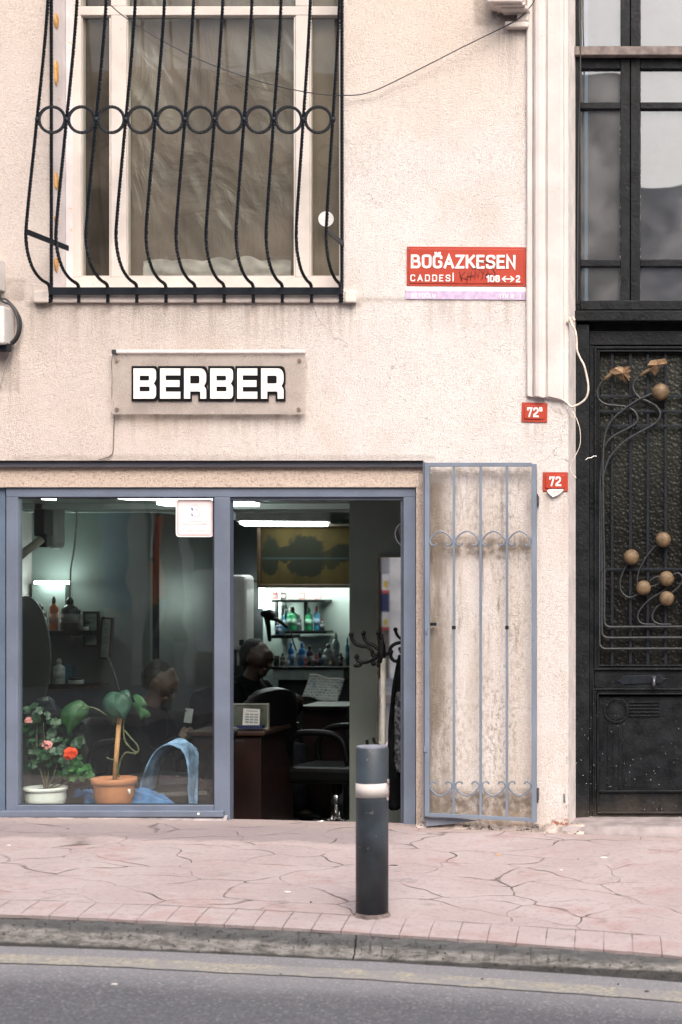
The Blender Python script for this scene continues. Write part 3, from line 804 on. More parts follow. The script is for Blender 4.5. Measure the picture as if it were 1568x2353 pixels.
for k in range(10):
    if fr is None:
        cxr = gx0+pitch/2; rr = pitch/2-.010
        mb = MB(); mb.tube([(cxr+rr*cos(2*pi*i/48), ry, rz+rr*sin(2*pi*i/48)) for i in range(49)], .0088, 6, 60, caps=False, smooth=False)
        fr = mb.build('ring', M['biron'], gr)
    else:
        c = fr.copy(); COL.objects.link(c); c.parent = gr; c.location = (k*pitch, 0, 0)
for k in range(11): mb = MB(); mb.ball((gx0+k*pitch, ry, rz), (.013,.013,.016), 8, 6); mb.build('weld', M['biron'], gr)
# flat braces back to the wall
def brace(xw, y0, y1, p0, p1, x1):
    mb = MB(); a = Vector((xw, GY-p0, grz(y0, p0))); b = Vector((x1, p1, Z0(y1)))
    u = (b-a).normalized(); h = .014
    up = Vector((0,0,h)); sd_ = Vector((.0, .0, 0)); th = u.cross(Vector((0,0,1))).normalized()*.004
    vs = [a-up-th, a-up+th, a+up+th, a+up-th, b-up-th, b-up+th, b+up+th, b+up-th]
    mb.add(vs, [(0,1,2,3),(7,6,5,4),(0,4,5,1),(1,5,6,2),(2,6,7,3),(3,7,4,0)])
    mb.tube([b+Vector((-.012,-.008,0)), b+Vector((-.012,.01,0))], .006, 6)
    mb.build('brace', M['biron'], gr)
brace(gx0-.002, 532, 571, .275, -.004, X0(158))
brace(gx0+10*pitch+.002, 528, 562, .275, -.004, X0(790))

# ---- wire slung across the front
mb = MB()
mb.tube(spline([P(1232,-30,-.09), P(1228,0,-.07), P(1215,20,-.06), P(1180,50,-.055), P(1060,110,-.05), P(930,176,-.04), P(850,212,-.03), P(790,219,-.03), P(700,211,-.025), P(575,180,-.02), P(440,128,-.02), P(310,55,-.02), P(235,-6,-.02), P(120,-120,-.01)], 8), .0028, 6)
tag(mb.build('overhead_wire', M['cable']), 'thin black wire sagging across the wall and the barred window', 'wire')

# ---- electricity meter box at the left edge
mt = thing('meter_box', P(-30, 800, -.02), 'grey white electrical box with black cables at the left edge of the wall', 'electrical box')
mb = MB(); mb.bp(-110, -9, 592, 662, -.11, .11); mb.bp(-110, -16, 612, 650, -.117, .006); mb.build('upper_housing', M['plastic'], mt, bevel=.006)
mb = MB(); mb.bp(-110, 9, 702, 790, -.13, .13); mb.build('lower_housing', M['plastic'], mt, bevel=.012)
mb = MB(); mb.bp(-10, 18, 788, 806, -.09, .05); mb.build('cable_gland', M['biron'], mt, bevel=.004)
mb = MB()
mb.tube(spline([P(-8,655,-.08), P(4,690,-.07), P(24,700,-.05), P(38,722,-.05), P(43,745,-.05), P(40,768,-.05), P(28,785,-.05), P(10,792,-.06)], 8), .007, 8)
mb.tube(spline([P(-12,660,-.06), P(-2,684,-.04), P(14,688,-.03), P(32,705,-.03), P(47,732,-.03), P(48,756,-.03), P(38,782,-.03), P(15,800,-.04)], 8), .006, 8)
mb.build('cable', M['cable'], mt)
mb = MB(); mb.tube(spline([P(26,798,-.03), P(18,825,-.015), P(8,850,-.012), P(0,885,-.012), P(-10,920,-.012)], 6), .0035, 6); mb.build('thin_cable', simple('grey_cable', (.4,.37,.34), .6), mt)

# ---- shop front surround
FY = .065
mb = MB(); mb.box(X0(-260)+.002, X0(973)-.002, .022, .034, Z0(1072), Z0(1058)-.0005); mb.box(X0(-260)+.002, X0(973)-.002, .034, .30, Z0(1063), Z0(1058)-.0005)
mb.build('steel_lintel', painted_steel('dark_lintel_paint', (.06,.065,.08)), bld)  # lintel in a darker blue grey than the shop front frame
mb = MB(); q0 = P(0, 1118, FY).z
mb.box(X0(-260)+.001, X0(973)-.001, .05, .28, q0-.004, Z0(1064)); mb.box(P(956.5, 0, .05).x, X0(973)-.001, .051, .28, -.4, q0-.004)
mb.build('lintel_strip', M['stucco'], bld)
sf = MB()
def fb(x0, x1, y0, y1, dy=.0, dep=.06): sf.bp(x0, x1, y0, y1, FY+dy, dep)
ax, bx_ = 14, 955
sf.bp(14, 955, 1118, 1142.5, FY, .06)
sf.bp(14, 41, 1142.5, 1893, FY, .06)
sf.bp(492, 528.5, 1142.5, 1905, FY-.004, .066)
sf.bp(927, 955, 1142.5, 1910, FY, .06)
sf.bp(41, 492, 1850, 1870, FY+.002, .056)
front = sf.build('shopfront', M['steel'], bld, bevel=.004); tag(front, 'blue grey steel shop front frame with the doorway on the right standing open')
mb = MB(); mb.bp(-14, 12, 1120, 1893, FY+.012, .06); mb.build('side_post', painted_steel('blue_side_post_paint', (.085,.12,.175)), front, bevel=.003)
mb = MB(); mb.bp(-250, -14.5, 1120, 1893, FY+.01, .06); mb.build('side_panel', M['steel'], front)
mb = MB(); mb.bp(-4, 513, 1864, 1878, FY-.035, .10); mb.build('sill_ledge', M['steel'], front, bevel=.004)
mb = MB(); mb.disc(P(456.5, 1870, FY-.036), px(3), FY-.038, FY-.034, 12); mb.build('rivet', M['whitep'], front)
mb = MB(); mb.bp(529, 927, 1142.5, 1149, FY+.012, .045); mb.bp(921, 927, 1149, 1905, FY+.02, .06); mb.build('door_stop', painted_steel('dark_rebate_paint', (.05,.06,.08)), front)
mb = MB(); mb.bp(41, 492, 1142.5, 1850, FY+.03, .006); tag(mb.build('shop_window_pane', M['glass'], front), 'large shop window pane with the street mirrored in it')
mb = MB()
for r_ in ((41,44,1142.5,1850),(489,492,1142.5,1850),(44,489,1142.5,1145.5),(44,489,1847,1850)): mb.bp(*r_, FY+.018, .011)
mb.build('gasket', M['cable'], front)
# lumpy cement under the sill
mb = MB(); N = 160; vs = []
for i in range(N+1):
    x = -300+ (516+300)*i/N; X = X0(x)
    for (yo, zo) in ((.02, .045), (-.0, .042), (-.022, .022), (-.04, -.01), (-.05, -.05)):
        j = .012*noise.noise((X*14, yo*20, 1)) + .006*noise.noise((X*45, zo*30, 4))
        vs.append((X, FY+yo+j, zw(X)+zo*.7+j))
mb.add(vs, [(i*5+k, i*5+k+1, (i+1)*5+k+1, (i+1)*5+k) for i in range(N) for k in range(4)], True)
mb.build('cement_fillet', simple('dirty_cement', (.30,.27,.28), .9, 0, .25, 12, .7, 50), bld)
# rough plinth line at the foot of the wall, right of the shop
mb = MB(); N = 200; vs = []
for i in range(N+1):
    x = 958+(1345-958)*i/N; X = X0(x)
    for (yo, zo) in ((.01, .05), (-.012, .042), (-.04, .018), (-.065, -.006), (-.08, -.04)):
        j = .014*noise.noise((X*12, yo*20, 11)) + .009*noise.noise((X*42, zo*30, 14))
        vs.append((X, yo*(1 if x > 1225 else .5)+j, zw(X)+zo*(.8 if x > 1225 else .45)+j))
mb.add(vs, [(i*5+k, i*5+k+1, (i+1)*5+k+1, (i+1)*5+k) for i in range(N) for k in range(4)], True)
mb.build('plinth', simple('crumbling_plinth', (.36,.30,.27), .9, 0, .35, 16, .8, 60, speck=((.05,.045,.04), 30, .58)), bld)

# door step
mb = MB(); N = 60
def stp(u, v):
    X = door_l-.03+u*1.72; prof_ = ((.34,.018),(.05,.010),(-.03,.004),(-.05,-.03),(-.055,-.09))
    i = min(int(v*4), 3); f_ = v*4-i; a = prof_[i]; b = prof_[i+1]
    yo = a[0]+(b[0]-a[0])*f_; zo = a[1]+(b[1]-a[1])*f_
    return (X, yo+.006*noise.noise((X*20, v*4, 0)), P(0, 1877, .3).z-.012 + zo*1.0 + .004*noise.noise((X*16, v*7, 3)) - .02*(u*.3))
mb.grid(stp, 80, 12); mb.build('doorstep', simple('pinkish_stone_step', (.26,.225,.225), .85, 0, .18, 9, .5, 50), bld)

# ---- entrance door
DY = .27
TY = .25
fm = MB()
def d(x0, x1, y0, y1, Y, dep=.05, m=None): (m or fm).bp(x0, x1, y0, y1, Y, dep)
XR = 1960   # right side of the doorway, out of the picture
# leaf and frame
d(1318, 1354, 745, 1882, DY-.02, .08)                 # jamb
d(1354, XR, 760, 793, DY+.015, .05)                   # header panel
d(1318, XR, 737, 760, DY+.05, .05)                    # deep shadow gap
d(1354, 1366, 793, 1882, DY+.02, .05)                 # stile
d(1366, 1600, 1540, 1584, DY+.02, .05)                # lock rail
d(1366, 1600, 1876, 1884, DY+.02, .05)
d(1600, 1640, 793, 1884, DY+.02, .05)
d(1640, 1852, 1584, 1884, DY+.03, .05); d(1852, XR, 793, 1884, DY+.02, .05); d(1640,1852,1540,1584,DY+.02,.05)
d(1366, 1600, 1600, 1876, DY+.032, .03)               # lower panel field
dr = fm.build('entrance_door', M['bwood'], bld, bevel=.004); tag(dr, 'black double entrance door with iron vines over dimpled glass')
mm = MB()
def frame(x0, x1, y0, y1, wd, Y, dep, m):
    m.bp(x0, x1, y0, y0+wd, Y, dep); m.bp(x0, x1, y1-wd, y1, Y, dep); m.bp(x0, x0+wd, y0+wd, y1-wd, Y, dep); m.bp(x1-wd, x1, y0+wd, y1-wd, Y, dep)
frame(1366, 1600, 796, 1540, 5, DY+.004, .05, mm); frame(1371, 1595, 801, 1535, 4, DY+.014, .04, mm); frame(1375, 1591, 805, 1531, 3, DY+.006, .05, mm)
frame(1362, 1600, 1582, 1880, 4, DY+.006, .05, mm); frame(1366, 1596, 1586, 1876, 5, DY+.014, .04, mm); frame(1372, 1590, 1592, 1870, 4, DY+.004, .05, mm)
mm.bp(1376, 1596, 1816, 1821, DY+.018, .02)
mm.build('moulding', M['bwood'], dr, bevel=.0025)
g = MB(); g.bp(1371, 1595, 801, 1535, DY+.055, .008); g.build('dimpled_pane', M['dimple'], dr)
g = MB(); g.bp(1640, 1852, 801, 1535, DY+.055, .008); g.build('dimpled_pane', M['dimple'], dr)
for x in (1407, 1449, 1489, 1530, 1571):
    m = MB(); m.bp(x-3.2, x+3.2, 806, 1531, DY+.030, .007); m.build('grille_bar', M['biron'], dr, bevel=.0015)
for y in (911, 945, 979, 1308):
    m = MB(); m.bp(1376, 1590, y-3, y+3, DY+.023, .006); m.build('cross_bar', M['biron'], dr, bevel=.0015)
def z4(l, Y): return [P(1148.7+x/3.726, 689.2+y/3.726, Y) for x, y in l]
def z5(l, Y): return [P(1206.2+x/3.562, 1263.6+y/3.562, Y) for x, y in l]
VY = DY+.012
vines = [
 z4([(892,688),(855,730),(836,790),(850,850),(900,890),(1000,905),(1080,915),(1150,950),(1180,1010),(1160,1060),(1090,1105),(1000,1150),(930,1205),(893,1270),(872,1400),(862,1600),(858,1900)], VY) + z5([(612,100),(612,400),(612,740),(620,785),(650,807),(720,809),(1000,808),(1400,808)], VY),
 z4([(1202,650),(1160,690),(1140,740),(1155,790),(1200,838),(1270,870),(1335,905),(1372,960),(1368,1010),(1330,1058),(1250,1105),(1150,1160),(1060,1220),(980,1300),(925,1380),(895,1480),(880,1600),(873,1800)], VY-.006) + z5([(632,100),(632,400),(632,650),(640,695),(668,717),(740,719),(1000,718),(1400,717)], VY),
 z4([(1308,800),(1260,822),(1200,848),(1130,890),(1080,925),(1010,980),(960,1030),(925,1090),(902,1160),(890,1260),(884,1420),(886,1700),(888,1900)], VY-.012) + z5([(652,100),(652,400),(652,570),(660,610),(690,629),(760,631),(1000,629),(1400,628)], VY),
]
for v_ in vines:
    m = MB(); m.tube(spline(v_, 6), .0066, 8); m.build('vine', M['viron'], dr)
stems = [z5([(845,105),(800,190),(780,270),(788,335),(830,380),(870,388),(915,368),(945,345)], VY),
         [P(1511,1252,VY), P(1494,1268,VY), P(1478,1292,VY), P(1467,1318,VY), P(1465,1342,VY), P(1472,1352,VY)],
         z5([(1020,255),(1060,228),(1100,218),(1130,222)], VY), z5([(1025,302),(1070,290),(1110,265),(1140,250)], VY),
         z5([(1175,300),(1120,345),(1030,400),(955,475),(925,535),(935,580),(975,606),(1070,610)], VY),
         z5([(1140,430),(1090,460),(1055,505),(1045,555),(1065,590),(1110,608),(1200,609)], VY-.004),
         z5([(1215,200),(1255,190),(1285,215),(1290,255),(1260,300),(1210,345),(1190,370)], VY)]
for v_ in stems:
    m = MB(); m.tube(spline(v_, 6), .0048, 8); m.build('stem', M['viron'], dr)
for (x, y, r) in ((1518.5,900.7,19.5),(1524.4,1240,17.8),(1451.4,1280,17.5),(1479,1350.6,17),(1532,1329.6,17.5),(1532.4,1375.3,17.2)):
    m = MB(); c = P(x, y, DY-.012); rr = px(r, DY); m.ball(c, (rr, rr*.8, rr), 24, 16); m.build('bronze_ball', M['bronze'], dr)
def leafm(pts, Y, seed):
    m = MB(); vs = z4(pts, Y)
    for i, v in enumerate(vs): v.y += -.012*sin(i*1.9+seed) 
    c = sum(vs, Vector())/len(vs); c.y -= .020
    n = len(vs); m.add(vs+[c], [(i, (i+1) % n, n) for i in range(n)])
    m.build('bronze_leaf', M['bronzeleaf'], dr, solid=.003)
leafm([(940,600),(985,585),(1030,568),(1060,578),(1095,570),(1120,570),(1108,592),(1125,610),(1105,630),(1122,660),(1105,668),(1112,694),(1085,680),(1070,698),(1055,680),(1040,686),(1015,655),(985,640),(950,632)], DY-.01, 0)
leafm([(1265,562),(1290,520),(1340,512),(1385,508),(1415,500),(1425,522),(1437,545),(1415,556),(1385,545),(1355,570),(1365,610),(1325,650),(1310,620),(1280,605),(1290,580)], DY-.014, 2)
for a in (((888,692),(920,660),(965,628),(985,620)), ((1198,655),(1235,625),(1275,600),(1300,590))):
    m = MB(); m.tube(z4(a, DY-.002), [.0078,.009,.012,.008], 10); m.build('leaf_socket', M['bronze'], dr)
# lock plate, handle
m = MB(); pl = [P(1206.2+x/3.562, 1263.6+y/3.562, DY) for x, y in ((752,1075),(785,1058),(805,1035),(830,1030),(1085,1025),(1105,1020),(1125,1045),(1157,1058),(1130,1075),(1110,1098),(1085,1092),(830,1100),(800,1108),(785,1090))]
m.prism([(v.x, v.z) for v in pl], DY+.013, DY+.021); m.build('lock_plate', M['biron'], dr, bevel=.002)
m = MB(); c = P(1504, 1556, DY-.0); m.box(c.x-.010, c.x+.010, DY-.02, DY+.014, c.z-.012, c.z+.006); m.tube([c+Vector((0,-.02,0)), c+Vector((0,-.028,-.03)), c+Vector((.001,-.02,-.052))], [.007,.009,.011], 8)
m.build('handle', simple('worn_iron_handle', (.10,.105,.12), .35, .6, .2), dr)
# carved panel: ring and ribs
m = MB(); c = P(1415.5, 1633, DY); m.disc(c, px(29.5, DY), DY+.022, DY+.033, 40, px(24, DY)); m.disc(c, px(22, DY), DY+.026, DY+.033, 40, px(20.4, DY))
for y in (1614, 1621.5, 1629, 1637, 1645): m.bp(1446, 1516, y-1.6, y+1.6, DY+.024, .01)
for x in (1398, 1410, 1424, 1434): m.bp(x-1.6, x+1.6, 1666, 1814, DY+.026, .008)
m.build('carved_relief', M['bwood'], dr, bevel=.0015)
# ---- transom above the door
tm = MB()
def td(x0, x1, y0, y1, Y=TY, dep=.06): tm.bp(x0, x1, y0, y1, Y, dep)
td(1316, 1333.5, -420, 700, TY-.01, .08); td(1426, 1447.5, -420, 692, TY, .06); td(1449.5, 1471, -420, 692, TY, .06)
td(1333.5, 1426, 127, 158, TY+.006); td(1471, XR, 127, 158, TY+.006)
td(1333.5, 1426, 235, 250, TY+.006); td(1471, 1640, 235, 250, TY+.006)
td(1333.5, 1426, 596, 612, TY+.006); td(1471, 1640, 596, 612, TY+.006)
td(1333.5, 1640, 690, 712, TY-.004, .07); td(1318, XR, 713.5, 737, TY-.03, .09); td(1640, 1852, 158, 712, TY+.006); td(1852, XR, 158, 712, TY+.006); td(1318,1333,700,713,TY-.004,.07)
trn = tm.build('transom_window', M['bwood'], bld, bevel=.004); tag(trn, 'tall black framed window above the entrance door')
m = MB(); m.bp(1317, XR, 106, 126, TY-.05, .11); m.build('weathered_rail', simple('bare_weathered_wood', (.16,.13,.12), .75, 0, .25, 20, .5, 60), trn, bevel=.004)
for (a, b) in ((1333.5, 1426), (1471, 1640)):
    for (c, e) in ((-200, 106), (158, 235), (250, 596), (612, 690)):
        m = MB(); m.bp(a, b, c, e, TY+.034, .004); m.build('pane', M['trglass'], trn)
mo = MB()
for (a, b) in ((1333.5, 1426), (1471, 1600)):
    for (c, e) in ((158, 235), (250, 596), (612, 690)):
        # ragged putty line round each pane
        for k in range(60):
            t = k/60; w_ = 1.0+1.6*random.random() if random.random() < .5 else .5
            mo.bp(a+(b-a)*t, a+(b-a)*(t+1/60), c, c+w_*.7, TY+.028, .005)
        for k in range(80):
            t = k/80; w_ = .6+.9*random.random() if random.random() < .4 else .2
            yy = c+(e-c)*t; mo.bp(a, a+w_, yy, yy+(e-c)/80, TY+.028, .005); 
            if random.random() < .35: mo.bp(b-w_, b, yy, yy+(e-c)/80, TY+.028, .005)
mo.build('putty', simple('cracked_putty', (.5,.47,.45), .8), trn)
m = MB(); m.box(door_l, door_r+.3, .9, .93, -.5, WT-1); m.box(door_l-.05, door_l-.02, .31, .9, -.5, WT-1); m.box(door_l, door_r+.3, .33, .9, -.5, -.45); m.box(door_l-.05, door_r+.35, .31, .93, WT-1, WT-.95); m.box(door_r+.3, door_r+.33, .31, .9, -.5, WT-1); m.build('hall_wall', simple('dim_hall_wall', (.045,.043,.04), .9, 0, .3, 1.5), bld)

# cords by the doorway
def cord(name, pts, r, mat, label, cat='cord'):
    m = MB(); m.tube(spline(pts, 7), r, 7); return tag(m.build(name, mat), label, cat)
cord('cord', z4([(596,150),(612,200),(645,260),(658,340),(662,430),(690,500),(722,560),(742,640),(757,720),(756,790),(735,845),(690,885),(655,902),(615,915),(575,880),(540,855)], -.03), .0055, M['wcord'], 'thick dirty white cord looping off the pilaster beside the black door')
cord('cord', z4([(600,900),(630,925),(612,960),(618,1000),(640,1005),(640,975),(620,950),(645,990),(670,1050),(686,1110),(692,1190),(682,1260),(650,1330),(615,1400),(608,1450),(625,1495),(655,1522)], -.02), .0020, M['wcord'], 'thin frayed wire hanging between the two house number plates')
cord('cord', z4([(735,1370),(755,1355),(785,1350),(805,1338),(828,1338)], .22), .0026, M['whitep'], 'short white wire end sticking out over the black door jamb')
m = MB(); m.tube(spline([P(1331,-100,.2), P(1332,40,.2), P(1334,110,.2), P(1334,190,.2), P(1330,330,.22), P(1328,560,.22), P(1327,700,.22)], 8), .004, 6); tag(m.build('cable', M['cable']), 'black cable running down the edge of the tall transom window', 'cable')
m = MB()
for k in range(7):
    c = P(1148.7+(600+random.uniform(-25,45))/3.726, 689.2+(165+random.uniform(-20,30))/3.726, -.02); m.ball(c, (.007,.008,.010), 8, 6)
tag(m.build('cable_knot', M['wcord']), 'ragged knot of old tape where the white cord leaves the wall', 'cord knot')

# ---- street name sign
def tilt(mbs, deg, c):
    a = R(deg)
    for m in mbs:
        for v in m.v:
            dx, dz = v.x-c.x, v.z-c.z; v.x = c.x+dx*cos(a)-dz*sin(a); v.z = c.z+dx*sin(a)+dz*cos(a)
def plate(m, x0, x1, y0, y1, Y0, th, inset, rise, rad=4):
    m.bp(x0, x1, y0, y1, Y0-th, th)
    a = P(x0+inset, y0+inset, Y0); b = P(x1-inset, y1-inset, Y0); rp = px(rad)
    def rr(a, b, g):
        out = []
        for (cx, cz, s0) in ((b.x-rp, a.z-rp, 0), (a.x+rp, a.z-rp, 90), (a.x+rp, b.z+rp, 180), (b.x-rp, b.z+rp, 270)):
            for k in range(6): an = R(s0+90*k/5); out.append((cx+(rp-g)*cos(an), cz+(rp-g)*sin(an)))
        return out
    o = rr(a, b, 0); i = rr(a, b, .003); n = len(o)
    vs = [(x, Y0-th-.0004, z) for x, z in o] + [(x, Y0-th-rise, z) for x, z in i]
    m.add(vs, [(k, (k+1) % n, n+(k+1) % n, n+k)[::-1] for k in range(n)] + [tuple(range(n, 2*n))[::-1]])
sg = thing('street_sign', P(1070, 688, 0), 'red enamel street name plate reading BOĞAZKESEN CADDESİ 108-2 with a lilac strip below', 'street sign')
pr, ptx, pw, pli, psm, pin, psm2, psm3 = [MB() for _ in range(8)]
plate(pr, 935, 1209.5, 567, 658, -.004, .004, 5, .004, 5)
ty = -.0135
strokes_text(ptx, 'BOĞAZKESEN', (944.5, 1185, 585.5, 617), ty, .003, .21, .33)
strokes_text(ptx, 'CADDESİ', (943.5, 1043, 631.5, 647), ty, .003, .17, .52)
strokes_text(ptx, '108', (1118, 1149, 632, 648), ty, .003, .25, .36); strokes_text(ptx, '2', (1186, 1195.5, 632, 648), ty, .003, .24)
def arrow(m, Y):
    for (pts) in ([(1155,639.2),(1181,639.2),(1181,641.6),(1155,641.6)],):
        m.prism([(P(x,y,Y).x, P(x,y,Y).z) for x, y in pts], Y, Y+.004)
    for s_, x in ((1,1153),(-1,1183)):
        q = [(x,640.4),(x+s_*8,633.5),(x+s_*11,633.5),(x+s_*4.5,640.4),(x+s_*11,647.3),(x+s_*8,647.3)]
        q = q if s_ > 0 else q[::-1]
        m.prism([(P(a,b,Y-.0004).x, P(a,b,Y-.0004).z) for a, b in q], Y-.0004, Y+.004)
arrow(ptx, ty)
pw.bp(932.5, 1208.5, 658, 669, -.005, .003); pli.bp(932.5, 1208.5, 669.2, 688, -.005, .003)
strokes_text(psm, 'BEYOĞLU', (946, 1001, 675, 684.5), -.0060, .002, .17, .38); strokes_text(psm2, '(TN', (1149.5, 1168, 675, 684.5), -.0060, .002, .18, .34); strokes_text(psm2, '2', (1174.5, 1181, 675, 684.5), -.0060, .002, .2); strokes_text(psm3, ')', (1194, 1197, 675, 684.5), -.0060, .002, .1)
def strokes(m, lst, Y, r):
    for s_ in lst:
        m.tube([P(804.1+x/2.053, y/2.053, Y) for x, y in s_], r, 5)
strokes(pin, [[(517,1280),(522,1300),(530,1325)],[(545,1280),(520,1306),(556,1318)],[(560,1285),(556,1312),(552,1332)],[(575,1280),(570,1305),(568,1322)],[(550,1306),(585,1300)],[(590,1315),(592,1275),(606,1308),(612,1272)],[(575,1268),(600,1262)],
              [(620,1275),(630,1292),(640,1268)],[(630,1292),(622,1318)],[(640,1312),(652,1272),(662,1308)],[(640,1297),(668,1290)],[(690,1250),(672,1262),(680,1278),(690,1290),(676,1302)],[(605,1258),(620,1256)],[(600,1240),(640,1232),(680,1250)]], -.0152, .0015)
c0 = P(1070, 625); tilt((pr, ptx, pw, pli, psm, pin, psm2, psm3), -.35, c0)
o_ = pr.build('plate', M['red'], sg, bevel=.001); ptx.build('lettering', M['whitep'], sg); pw.build('white_strip', M['whitep'], sg); pli.build('lilac_strip', M['lilac'], sg); psm.build('district_lettering', M['whitep'], sg); psm2.build('sector_lettering', M['whitep'], sg); psm3.build('closing_bracket', M['whitep'], sg); pin.build('scribble', M['ink'], sg)
for x, y in ((939,571),(1205,572),(939,652),(1205,655)): m = MB(); m.disc(P(x,y,-.009), px(1.7), -.011, -.008, 10); m.build('screw', M['screw'], sg)

# ---- BERBER sign
bs = thing('shop_sign', P(480, 952, 0), 'clear acrylic sign with white black-edged letters reading BERBER above the shop window', 'shop sign')
SY = -.045
m = MB(); m.bp(257.5, 701, 812, 952, SY, .006); m.build('acrylic_panel', M['acrylic'], bs, bevel=.001)
m = MB(); a = P(262, 808.5, SY-.006); b = P(703, 808.5, SY-.006); m.box(a.x, b.x, SY-.018, SY+.014, a.z-px(4.5), a.z+px(4.5)); m.build('light_tube', simple('milky_tube', (.56,.53,.52), .3, 0, .05), bs, bevel=.006)
m = MB(); m.bp(256.5, 267, 803, 813.5, SY-.021, .04); m.build('end_cap', M['cable'], bs, bevel=.002)
for (x, y) in ((269,828.5),(689,828.5),(269,940.5),(687,940.5)):
    m = MB(); c = P(x, y, SY); m.tube([(c.x, SY-.008, c.z), (c.x, 0.0, c.z)], px(4.0), 12); m.build('standoff', M['screw'], bs)
m = MB(); m.tube(spline([P(260,812,-.02), P(257,835,-.012), P(259,870,-.006), P(258,905,-.006), P(261,930,-.006), P(263,955,-.010), P(262,990,-.005), P(261,1025,-.005), P(259,1042,-.006), P(248,1051,-.008), P(228,1056,-.01)], 6), .0026, 6); m.build('power_lead', simple('brown_grey_cable', (.13,.105,.09), .7), bs)
def rpoly(pts, radii, seg=5):
    out = []; n = len(pts)
    for i in range(n):
        p = Vector(pts[i]); a = Vector(pts[i-1]); b = Vector(pts[(i+1) % n]); r = radii[i] if isinstance(radii, (list, tuple)) else radii
        u = (a-p); v = (b-p); r = min(r, u.length*.49, v.length*.49); u.normalize(); v.normalize()
        if r < .3: out.append(p); continue
        p0 = p+u*r; p1 = p+v*r
        for k in range(seg+1): t = k/seg; out.append(p0*(1-t)**2+p*2*t*(1-t)+p1*t*t)
    return out
def letter(ch, x, y, W, H):          # outlines in sign pixels, y down; returns outer, holes
    T = W*.27; h = H
    if ch == 'B':
        o = rpoly([(0,0),(W*.93,0),(W,h*.10),(W,h*.38),(W*.9,h*.5),(W,h*.6),(W,h*.9),(W*.93,h),(0,h)], [0,W*.12,W*.12,W*.12,0,W*.12,W*.12,W*.12,0])
        ho = [rpoly([(T,h*.24),(W*.70,h*.24),(W*.70,h*.40),(T,h*.40)], [0,W*.06,W*.06,0]), rpoly([(T,h*.60),(W*.72,h*.60),(W*.72,h*.76),(T,h*.76)], [0,W*.06,W*.06,0])]
    elif ch == 'E':
        o = rpoly([(0,0),(W,0),(W,h*.23),(T,h*.23),(T,h*.39),(W*.96,h*.39),(W*.96,h*.61),(T,h*.61),(T,h*.77),(W,h*.77),(W,h),(0,h)], 0); ho = []
    else:
        o = rpoly([(0,0),(W*.86,0),(W,h*.16),(W,h*.45),(W*.90,h*.58),(W,h*.68),(W,h),(W*.74,h),(W*.74,h*.76),(T,h*.76),(T,h),(0,h)], [0,W*.14,W*.14,W*.1,0,W*.12,0,0,W*.08,0,0,0])
        ho = [rpoly([(T,h*.24),(W*.70,h*.24),(W*.70,h*.50),(T,h*.50)], [0,W*.08,W*.08,0])]
    return [[(x+p[0], y+p[1]) for p in s_] for s_ in [o]+ho]
def curve_fill(splines, Y, dep, off=0.0):
    cu = bpy.data.curves.new('c', 'CURVE'); cu.dimensions = '2D'; cu.fill_mode = 'BOTH'; cu.extrude = dep/2; cu.offset = off
    for s_ in splines:
        sp = cu.splines.new('POLY'); sp.points.add(len(s_)-1); sp.use_cyclic_u = True
        for i, (x, y) in enumerate(s_): q = P(x, y, Y); sp.points[i].co = (q.x, q.z, 0, 1)
    o = bpy.data.objects.new('c', cu); COL.objects.link(o); dg = bpy.context.evaluated_depsgraph_get(); dg.update()
    me = bpy.data.meshes.new_from_object(o.evaluated_get(dg)); vs = [v.co.copy() for v in me.vertices]; fs = [tuple(p.vertices) for p in me.polygons]
    bpy.data.objects.remove(o); bpy.data.meshes.remove(me)
    return [(v.x, Y-v.z+dep/2, v.y) for v in vs], fs
bk = MB(); wt = MB()
for i, (ch, a, b) in enumerate((('B',578,675),('E',693,780),('R',797,892),('B',910,1008),('E',1027,1113),('R',1130,1227))):
    xa_ = a/1.8826; xb_ = b/1.8826
    L = letter(ch, xa_, 846.5, xb_-xa_, 69.5)
    wt.add(*curve_fill(L, SY-.012, .005))
    L2 = []
    g = 5.0; x0_, x1_ = xa_-g+.6, xb_+g-.6
    Wd = x1_-x0_; h0, h1 = 841, 922; H = h1-h0
    if ch == 'B': o2 = rpoly([(x0_,h0),(x1_-3,h0),(x1_,h0+6),(x1_,h1-6),(x1_-3,h1),(x0_,h1)], [0,6,6,6,6,0])
    elif ch == 'E': o2 = [(x0_,h0),(x1_,h0),(x1_,h1),(x0_,h1)]
    else: o2 = rpoly([(x0_,h0),(x1_-5,h0),(x1_,h0+12),(x1_,h0+H*.5),(x1_-2.5,h0+H*.58),(x1_,h0+H*.68),(x1_,h1),(xb_-13.6-g+.8,h1),(xb_-13.6-g+.8,h0+H*.80),(xa_+13.2+g-.8,h0+H*.80),(xa_+13.2+g-.8,h1),(x0_,h1)], [0,9,9,4,0,5,0,0,3,3,0,0])
    vs, fs = curve_fill([[(p[0], p[1]) for p in o2]], SY-.006-.0002*i, .005)
    bk.add(vs, fs)
bk.build('letter_backing', M['blackp'], bs); wt.build('lettering', M['whitep'], bs)

